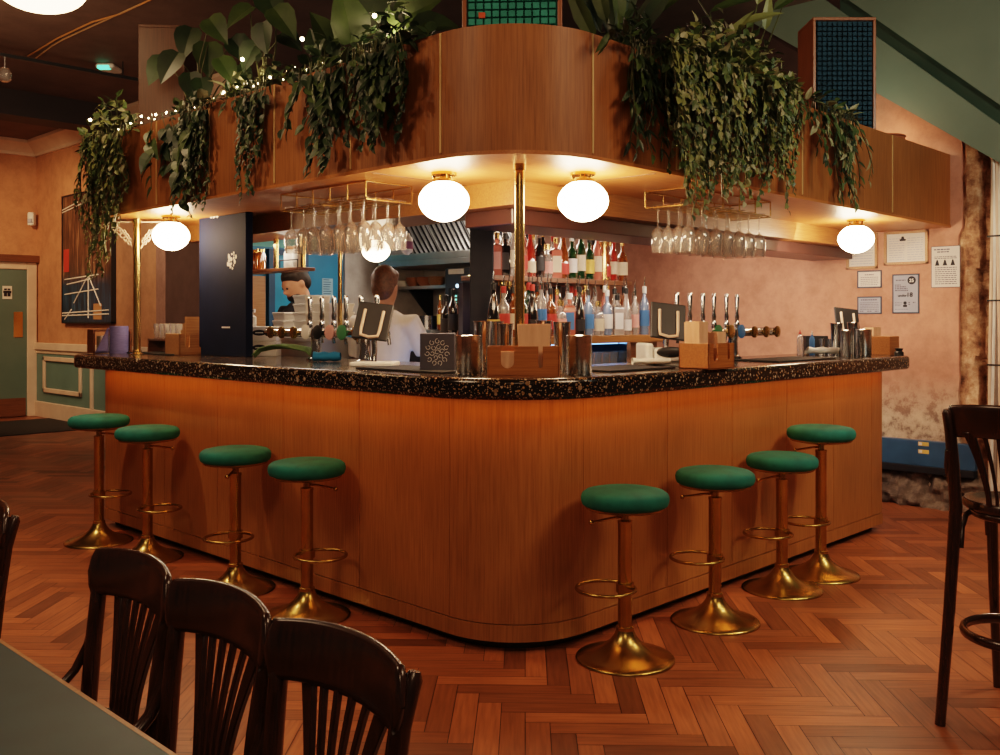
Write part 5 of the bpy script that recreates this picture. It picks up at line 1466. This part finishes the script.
# back counter and white take-away boxes
BX0, BX1 = .82, 1.14
bk = thing('service_counter', 'narrow steel service counter behind the left beer taps', 'counter', (0,0,0))
MB().bb(BX0, BX1, 2.48, 3.42, 0, 1.23).build('counter_body', KSTEEL, bk, smooth=0)
MB().bb(BX0-.02, BX1+.02, 2.46, 3.44, 1.23, 1.255).build('counter_top', KSTEEL, bk, smooth=0, bevel=.003)
first = None
def tbox(x, y, z, w, d, h, label):
    global first
    t = thing('takeaway_box', label, 'box', (x, y, z), RN.uniform(-.06,.06), 'white takeaway boxes')
    MB().add([(-w*.46,-d*.46,0),(w*.46,-d*.46,0),(w*.46,d*.46,0),(-w*.46,d*.46,0),(-w/2,-d/2,h*.75),(w/2,-d/2,h*.75),(w/2,d/2,h*.75),(-w/2,d/2,h*.75)], [(0,3,2,1),(4,5,6,7),(0,1,5,4),(1,2,6,5),(2,3,7,6),(3,0,4,7)]).build('box_base', CARD, t, smooth=0, bevel=.003)
    MB().bb(-w/2-.003,w/2+.003,-d/2-.003,d/2+.003,h*.75,h).build('lid', CARD, t, smooth=0, bevel=.003)
xm = .98
stacks = [(291,3,'leftmost'),(312,5,'second'),(331,4,'third'),(349,4,'fourth'),(362,3,'rightmost')]
for px, n, w_ in stacks:
    y, Y = onx(px, xm)
    for k in range(n):
        if y < 2.55: y = 2.56
        tbox(xm, y, 1.2555+k*.056, .20, .145, .0555, f'white takeaway box, {ORD[k]} from the bottom in the {w_} stack behind the taps')
# big printed cartons, green cloth and spray bottle beside the navy panel
x0 = .62
yc, Yc = onx(262, x0)
for k in range(2):
    t = thing('printed_carton', f'{"upper" if k else "lower"} white carton with a black oval print beside the navy panel', 'carton', (x0, yc, ZT+k*.0955), CAMR)
    MB().bb(-.17,.11,-.07,.07,0,.095).build('carton_body', CARD, t, smooth=0, bevel=.006)
    MB().sphere((.0,-.0705,.055), (.046,.002,.019), 20, 8).build('oval_print', INK, t)
    MB().bb(-.025,.025,-.0732,-.0722,.052,.058).build('oval_lettering', PAPER, t, smooth=0)
sp_ = thing('spray_bottle', 'white spray bottle standing on the printed cartons', 'spray bottle', (x0-.02, yc+.10, ZT+.1915), CAMR-.3)
MB().lathe([(.033,0),(.035,.01),(.034,.06),(.014,.078),(.014,.088)], 20).build('bottle_body', WHITE, sp_)
MB().bb(-.055,.03,-.012,.012,.088,.112).build('spray_head', WHITE, sp_, smooth=0, bevel=.006)
MB().tube([(-.03,0,.09),(-.04,0,.075),(-.035,0,.055)], .005, 6).build('trigger', WHITE, sp_)
yg, Yg = onx(283, .45)
mb = MB().grid(lambda u, v: ((u-.5)*.34, (v-.5)*.12+.01*math.sin(u*7), .035+.03*math.sin(u*3.0)+.012*math.sin(v*9+u*5)-.05*max(0,abs(u-.5)*2-.8)*5*.5), 20, 10)
mbc = mb.build('cleaning_cloth', LINEN, smooth=180, solid=.006, loc=(.36, onx(284,.36)[0], ZT+.015)); mbc.rotation_euler.z = CAMR
tag(mbc, 'folded green cleaning cloth below the white cartons', 'cloth')
mb = MB().grid(lambda u, v: ((u-.5)*.15, .03*math.cos(2*PI*v), .028+.028*math.sin(2*PI*v)*(1-.2*math.sin(u*8)**2)), 12, 12)
o = mb.build('blue_cloth', M_('blue_microfibre', (.01,.16,.33), .9), smooth=180, loc=(.40, onx(327,.40)[0], ZT+.001)); o.rotation_euler.z = CAMR
tag(o, 'crumpled bright blue cloth at the foot of the left beer font', 'cloth')
# hanging jar shelf
hs = thing('jar_shelf', 'small wooden hanging shelf with jars right of the navy panel', 'shelf', (0,0,0))
sy0, sy1 = onx(305, .86)[0], onx(249, .86)[0]; zs_ = zz(269, onx(278,.86)[1])
MB().bb(.80, .94, sy0, sy1+.05, zs_-.022, zs_).build('shelf_board', W['brown'], hs, smooth=0, bevel=.003)
for px in (276, 303):
    y, _ = onx(px, .87); MB().lathe([(.017,zs_),(.017,1.924)], 16, c=(.87,y,0)).build('brass_hanger', BRASS, hs)
MB().tube([(.81,sy0+.01,zs_+.05),(.81,sy0+.22,zs_+.05)], .004, 6).tube([(.81,sy0+.01,zs_),(.81,sy0+.01,zs_+.05)], .004, 6).tube([(.81,sy0+.22,zs_),(.81,sy0+.22,zs_+.05)], .004, 6).build('guard_rail', DKSTEEL, hs)
for i, (px, mt, nm) in enumerate(((253,BG['amber'],'amber glass jar at the left on the hanging shelf'),(260,BG['amber'],'amber glass jar second on the hanging shelf'),(289,CARD,'white paper cup stack at the guard rail of the hanging shelf'),(297,CARD,'white pot at the right end of the hanging shelf'))):
    y, Y = onx(px, .86)
    t = thing('storage_jar', nm, 'jar', (.865, y, zs_+.0005))
    MB().lathe([(.034,0),(.038,.005),(.038,.10),(.028,.12),(.028,.13)], 18).build('jar_body', mt, t)
    MB().lathe([(.031,.125),(.031,.145),(.0,.148)], 18).build('jar_lid', BRASS if i < 2 else W['crate'], t)
y, Y = onx(340, .88)
brass_pole(.88, y, 1.2555, 1.924, .0135, 'thin brass pole rising from the service counter by the left beer taps')
struct(MB().bb(ony(343, YK)[0], 3.72, YK-.03, YK, 0, 2.3).build('trim_9', STAINS, smooth=0))
# blue door and paper on the kitchen back wall
dY = ony(285, YK)[1]
d2 = thing('door_2', 'bright blue kitchen door with dark frame', 'door', (0,0,0)); struct(d2)
a_, b_ = ony(272, YK)[0], ony(299, YK)[0]
MB().bb(a_, b_, YK-.03, YK, 0, 1.95).build('door_leaf', M_('vivid_blue_paint', (.01,.28,.50), .4), d2, smooth=0)
MB().bb(a_-.06, a_, YK-.05, YK, 0, 2.0).bb(b_, b_+.07, YK-.05, YK, 0, 2.0).bb(a_, b_, YK-.05, YK, 1.95, 2.0).build('door_frame', BLUED, d2, smooth=0)
a_, b_ = ony(248, YK)[0], ony(263, YK)[0]
struct(MB().bb(a_, b_, YK-.04, YK, 0, zz(276, ony(255,YK)[1])).build('trim_8', W['crate'], smooth=0))
a_, b_ = ony(322, YK)[0], ony(332.5, YK)[0]; Yn = ony(327, YK)[1]
t = thing('paper_list', 'tall pale blue paper list pinned to the blue kitchen wall', 'paper', ((a_+b_)/2, YK, zz(290,Yn)))
hw = (b_-a_)/2; hh = (zz(271,Yn)-zz(294,Yn))/2
mb = MB().bb(-hw, hw, -.005, 0, -hh, hh); mb.bb(-hw, hw, -.005, 0, -hh*1.9, -hh*1.06); mb.cur = 1
for k in range(9): mb.bb(-hw*.8, hw*(.3+.05*(k*7%9)), -.0065, -.005, hh*.85-k*hh*.2, hh*.91-k*hh*.2)
mb.build('paper_sheet', [M_('pale_blue_paper', (.28,.48,.60), .7), BLUED], t, smooth=0)
# white squeeze bottle hanging under the bulkhead
p = at(407, 247, 6.2)
sb = thing('squeeze_bottle', 'white plastic bottle with a purple label hanging in front of the hood', 'bottle', (p.x, p.y, 1.79), CAMR+.4)
MB().lathe([(.012,.0),(.034,.02),(.038,.03),(.038,.10),(.020,.125),(.016,.14)], 20).build('bottle_body', WHITE, sb)
MB().lathe([(.0385,.035),(.0385,.085)], 20, cap=False).build('purple_label', M_('purple_label', (.28,.10,.20), .6), sb)
MB().tube([(0,0,.14),(0,0,.20)], .003, 6).build('hanging_cord', BLACK, sb)
ob = MB().bb(p.x-.10, p.x+.10, p.y-.10, p.y+.10, 1.985, 2.05).build('ceiling_batten', W['bulk'], smooth=0); tag(ob, 'short wood batten from which the white bottle hangs', 'batten')
# ================================================================== PEOPLE
SKIN = M_('skin', (.48,.24,.15), .55, 0, (.42,.20,.12), 12)
def loft(mb, rings, seg=20):
    """rings: (centre, rx, ry, tilt)"""
    vs = []; n = len(rings)
    for c, rx, ry, tl in rings:
        for k in range(seg):
            a = 2*PI*k/seg
            p = Vector((rx*math.cos(a), ry*math.sin(a), 0))
            p.rotate(Matrix.Rotation(tl, 3, 'X')); vs.append(Vector(c)+p)
    fs = [(i*seg+k, i*seg+(k+1) % seg, (i+1)*seg+(k+1) % seg, (i+1)*seg+k) for i in range(n-1) for k in range(seg)]
    fs += [tuple(range(seg))[::-1], tuple((n-1)*seg+k for k in range(seg))]
    return mb.add(vs, fs)
def remesh(o, v=.011):
    m = o.modifiers.new('remesh', 'REMESH'); m.mode = 'VOXEL'; m.voxel_size = v; m.use_smooth_shade = True
    s = o.modifiers.new('smooth', 'SMOOTH'); s.factor = .5; s.iterations = 4
    return o
def person(label, loc, rz, hgt, bow, turn, hair, shirt, trousers, armL, armR, beard=None, lean=0.0):
    """local: faces -y; bow: head pitched forward (rad); arms: elbow and wrist points"""
    k = hgt/1.75
    t = thing('person', label, 'person', loc, rz)
    S = lambda x, y, z: Vector((x*k, (y-lean*max(0, z-.95))*k, z*k))
    mb = MB()
    loft(mb, [(S(0,0,.86),.15*k,.11*k,0),(S(0,0,.98),.165*k,.115*k,0),(S(0,0,1.12),.145*k,.105*k,0),(S(0,-.005,1.28),.165*k,.118*k,0),(S(0,0,1.38),.175*k,.11*k,0),(S(0,.01,1.44),.12*k,.085*k,0),(S(0,.012,1.48),.06*k,.06*k,0),(S(0,.005,1.53),.054*k,.056*k,0)])
    # head in its own frame, pivot at the top of the neck
    piv = S(0,.0,1.53)
    HM = Matrix.Translation(piv) @ Matrix.Rotation(turn, 4, 'Z') @ Matrix.Rotation(bow, 4, 'X')
    hd = MB()
    loft(hd, [((0,.005,-.04),.05*k,.055*k,0),((0,-.012,.0),.055*k,.075*k,0),((0,-.018,.04),.066*k,.090*k,0),((0,-.008,.09),.074*k,.098*k,0),((0,.004,.135),.076*k,.100*k,0),((0,.012,.175),.066*k,.085*k,0),((0,.014,.205),.040*k,.052*k,0),((0,.014,.213),.012*k,.016*k,0)])
    hd.sphere((0,-.108*k,.075*k), (.014*k,.022*k,.022*k), 10, 8)            # nose
    hd.sphere((0,-.088*k,.012*k), (.03*k,.02*k,.018*k), 10, 8)              # chin
    for s in (-1,1):
        hd.sphere((s*.076*k,.012*k,.085*k), (.010*k,.02*k,.032*k), 10, 8)   # ears
        hd.sphere((s*.03*k,-.090*k,.115*k), (.022*k,.012*k,.008*k), 8, 6)   # brows
    mb.add(hd.v, hd.f, HM)
    for s, (el, wr) in ((-1, armL), (1, armR)):
        sh = S(s*.185,.005,1.39); e = S(*el); w = S(*wr)
        mb.tube([S(s*.12,.005,1.38), sh, (sh+e)/2, e, (e+w)/2, w], [.06*k,.056*k,.048*k,.041*k,.038*k,.027*k], 12)
        f = (w-e).normalized(); side = f.cross(Vector((0,0,1)))
        if side.length < .1: side = Vector((1,0,0))
        side.normalize()
        palm = w+f*.045*k
        mb.tube([w, w+f*.04*k, w+f*.085*k], [.026*k,.036*k,.034*k], 10)
        for j, ln in enumerate((.065,.078,.072,.055)):
            b0 = w+f*.08*k+side*((j-1.5)*.019*k)
            mb.tube([b0, b0+f*ln*.5*k, b0+f*ln*.85*k+Vector((0,0,-.025*k))], [.0095*k,.009*k,.008*k], 8)
        mb.tube([w+f*.03*k-side*.025*k*s, w+f*.06*k-side*.055*k*s, w+f*.085*k-side*.06*k*s+Vector((0,0,-.015*k))], [.012*k,.011*k,.009*k], 8)
    for s in (-1,1):
        mb.tube([S(s*.08,0,.95), S(s*.095,0,.80), S(s*.10,-.01,.50), S(s*.10,.01,.28), S(s*.10,.02,.09)], [.09*k,.088*k,.060*k,.056*k,.040*k], 12)
        mb.tube([S(s*.10,.05,.045), S(s*.105,-.06,.04), S(s*.11,-.16,.03)], [.042*k,.042*k,.030*k], 10)
    remesh(mb.build('body', SKIN, t, smooth=180))
    # shirt
    mb = MB()
    loft(mb, [(S(0,0,.88),.178*k,.135*k,0),(S(0,0,1.0),.182*k,.132*k,0),(S(0,0,1.12),.165*k,.122*k,0),(S(0,-.005,1.28),.182*k,.134*k,0),(S(0,0,1.38),.188*k,.125*k,0),(S(0,.01,1.445),.130*k,.098*k,0),(S(0,.012,1.475),.078*k,.075*k,0)])
    for s, (el, wr) in ((-1, armL), (1, armR)):
        sh = S(s*.19,.005,1.39); e = S(*el)
        mb.tube([S(s*.12,.005,1.37), sh, sh+(e-sh)*.45, sh+(e-sh)*.85], [.076*k,.074*k,.068*k,.064*k], 12)
    remesh(mb.build('shirt', shirt, t, smooth=180))
    mb = MB()
    loft(mb, [(S(0,0,.80),.165*k,.125*k,0),(S(0,0,.90),.172*k,.128*k,0),(S(0,0,.97),.176*k,.126*k,0)])
    for s in (-1,1): mb.tube([S(s*.085,0,.92), S(s*.095,0,.80), S(s*.10,-.01,.50), S(s*.10,.012,.12)], [.098*k,.100*k,.074*k,.062*k], 12)
    remesh(mb.build('trousers', trousers, t, smooth=180))
    mb = MB()
    for s in (-1,1): mb.tube([S(s*.10,.07,.05), S(s*.105,-.05,.045), S(s*.112,-.17,.035)], [.052*k,.050*k,.036*k], 10)
    mb.build('shoes', BLACK, t, smooth=180) if False else None
    # hair: lumpy cap over crown and back
    rn = random.Random(3); hm = MB()
    hm.sphere((0,.024*k,.140*k), (.086*k,.106*k,.102*k), 20, 14)
    hm.sphere((0,.062*k,.085*k), (.078*k,.062*k,.085*k), 14, 10)
    for q in range(16):
        a = 2*PI*q/16; hm.sphere((.066*k*math.cos(a), .02*k+.080*k*math.sin(a), (.168+.012*math.sin(q*5))*k), .028*k, 8, 6)
    hm.v = [tuple(HM @ Vector(p)) for p in hm.v]
    remesh(hm.build('hair', hair, t, smooth=180), .009)
    ey = MB()
    for s in (-1,1):
        e = MB().sphere((0,0,0), .010*k, 10, 8)
        e.v = [tuple(HM @ (Vector(p)+Vector((s*.030*k,-.094*k,.098*k)))) for p in e.v]; e.build('eye', INK, t)
    mo = MB().sphere((0,0,0), (.022*k,.006*k,.006*k), 10, 6); mo.v = [tuple(HM @ (Vector(p)+Vector((0,-.103*k,.036*k)))) for p in mo.v]
    mo.build('mouth', M_('lips', (.32,.11,.08), .5), t)
    if beard:
        bd = MB(); bd.sphere((0,-.060*k,.012*k), (.062*k,.052*k,.042*k), 14, 10)
        bd.v = [tuple(HM @ Vector(p)) for p in bd.v]; bd.build('beard', beard, t, smooth=180)
    return t
HB = M_('dark_hair', (.018,.011,.009), .6, 0, (.010,.006,.005), 60)
HBR = M_('brown_hair', (.16,.07,.032), .55, 0, (.09,.038,.018), 60)
DKSH = M_('dark_clothing', (.018,.02,.03), .8)
WTEE = M_('white_cotton', (.72,.66,.62), .85, 0, (.64,.58,.54), 8)
JEAN = M_('blue_denim', (.05,.10,.22), .85)
p = at(301, 300, 7.45)
person('dark-haired bearded person in dark clothes looking down behind the takeaway boxes', (p.x, p.y, 0), CAMR-.75, 1.80, .55, -.1, HB, DKSH, DKSH, ((-.24,-.08,1.14),(-.13,-.22,1.12)), ((.24,-.08,1.14),(.13,-.22,1.12)), HB)
p = at(385, 300, 6.12)
person('brown-haired person in a white t-shirt seen from behind at the kitchen opening', (p.x, p.y, 0), CAMR+PI-.35, 1.70, .12, .15, HBR, WTEE, JEAN, ((-.27,-.08,1.16),(-.30,-.30,1.20)), ((.26,-.10,1.14),(.16,-.33,1.16)), None)
# ================================================================== LIGHT, WORLD, CAMERA
def area(name, loc, tgt, size, power, col, sy=None):
    l = bpy.data.lights.new(name, 'AREA'); l.energy = power; l.color = col; l.size = size
    if sy: l.shape = 'RECTANGLE'; l.size_y = sy
    o = bpy.data.objects.new(name, l); C.objects.link(o); o.location = loc
    o.rotation_euler = (Vector(tgt)-Vector(loc)).to_track_quat('-Z', 'Y').to_euler(); return o
def spot(name, loc, tgt, power, col, ang=70, blend=.6, r=.05):
    l = bpy.data.lights.new(name, 'SPOT'); l.energy = power; l.color = col; l.spot_size = math.radians(ang)
    l.spot_blend = blend; l.shadow_soft_size = r
    o = bpy.data.objects.new(name, l); C.objects.link(o); o.location = loc
    o.rotation_euler = (Vector(tgt)-Vector(loc)).to_track_quat('-Z', 'Y').to_euler(); return o
def pointl(name, loc, power, col, r=.1):
    l = bpy.data.lights.new(name, 'POINT'); l.energy = power; l.color = col; l.shadow_soft_size = r
    o = bpy.data.objects.new(name, l); C.objects.link(o); o.location = loc; return o
WARM = (1.0, .66, .40); WARM2 = (1.0, .74, .50)
area('room_light', (-3.2, .6, 3.7), (-.8, .0, .4), 1.2, 36, WARM)
area('room_light', (.8, -3.2, 3.7), (1.2, -.6, .4), 1.2, 50, WARM)
area('room_light', (-3.4, -3.6, 3.6), (.3, .3, 1.6), 1.5, 26, WARM)
spot('floor_spot', (2.6, -2.3, 3.6), (2.4, -1.6, 0), 150, WARM, 80, .8)
spot('floor_spot', (-1.6, 3.2, 3.6), (-1.5, 3.0, 0), 110, WARM, 85, .8)
spot('wall_spot', (.2, 9.6, 3.5), (2.47, 11.0, 1.7), 170, (1.0, .60, .32), 90, .8)
spot('wall_spot', (-.8, 10.2, 3.5), (0.6, 12.0, 1.6), 70, (1.0, .60, .32), 100, .8)
pointl('stair_light', (4.0, .55, 2.75), 3.5, (.75, 1.0, .72), .05)
pointl('stair_glow', (4.3, .35, 2.68), 3.0, (1.0, .45, .2), .05)
area('stair_fill', (2.0, -2.6, 3.0), (4.4, -.2, 3.4), .8, 17, (.85, .95, .8))
area('kitchen_light', (3.0, 3.2, 2.4), (3.2, 3.4, .9), .8, 42, (1.0, .84, .68))
area('kitchen_light', (2.6, 4.2, 2.6), (2.6, 4.85, 1.4), .5, 10, (1.0, .95, .9))
area('back_bar_light', (2.4, 2.3, 2.4), (2.3, 1.5, 1.5), 1.0, 20, (1.0,.70,.52))
area('shelf_light', (2.1, 1.08, 1.835), (2.15, 1.62, 1.5), 1.4, 6, (1.0,.76,.60), .08)  # added lamp without a fixture, brightens the bottle fronts
area('wall_wash', (3.3, .9, 1.9), (4.54, 1.2, 1.4), 1.0, 20, (1.0,.72,.54))
for yy in (.9, 2.1, 3.2): pointl('fairy_glow', (.10, yy, CT+.14), 2.0, (1.0,.72,.42), .04)
spot('brick_fill', (2.6, -2.6, 2.9), (4.55, -.5, 1.5), 60, WARM, 45, .8)  # added lamp, no fixture; brightens the broken brickwork
area('service_fill', (.9, 2.9, 1.92), (.95, 2.8, 1.3), .5, 7, (1.0,.82,.66))  # added fill without a fitting, lifts the takeaway boxes
area('ceiling_fill', (-1.2, 4.6, 2.9), (-.6, 6.5, 3.9), 1.0, 34, WARM)  # unseen upward fill, added to lighten the dark ceiling
spot('passage_fill', (1.0, 7.2, 3.5), (2.45, 8.3, 1.7), 110, WARM2, 80, .8)  # added fill for the plaster past the pole, no lamp stands there
spot('canopy_fill', (-3.2, 2.6, 3.5), (-.05, 1.9, 2.3), 90, WARM, 50, .9)  # added spot standing in for the big ceiling lamp's light on the fascia
pointl('fridge_glow', (1.1, 1.6, .8), 4, (.25, .5, 1.0), .1)
w = bpy.data.worlds.new('world'); bpy.context.scene.world = w; w.use_nodes = True
w.node_tree.nodes['Background'].inputs[0].default_value = (.9, .55, .36, 1)
w.node_tree.nodes['Background'].inputs[1].default_value = .035
cam = bpy.data.cameras.new('camera'); co = bpy.data.objects.new('camera', cam); C.objects.link(co)
co.location = (CX, CY, H); co.rotation_euler = (PI/2, 0, VIEW-PI/2)
cam.sensor_width = 36; cam.lens = 36*F/1000; cam.shift_y = -57.5/1000
cam.clip_start = .05
sc = bpy.context.scene; sc.camera = co
sc.view_settings.view_transform = 'Filmic'
sc.view_settings.look = 'Medium High Contrast'
sc.view_settings.exposure = 0.5
sc.cycles.use_denoising = True
sc.cycles.max_bounces = 8; sc.cycles.transparent_max_bounces = 24
sc.cycles.sample_clamp_indirect = 4
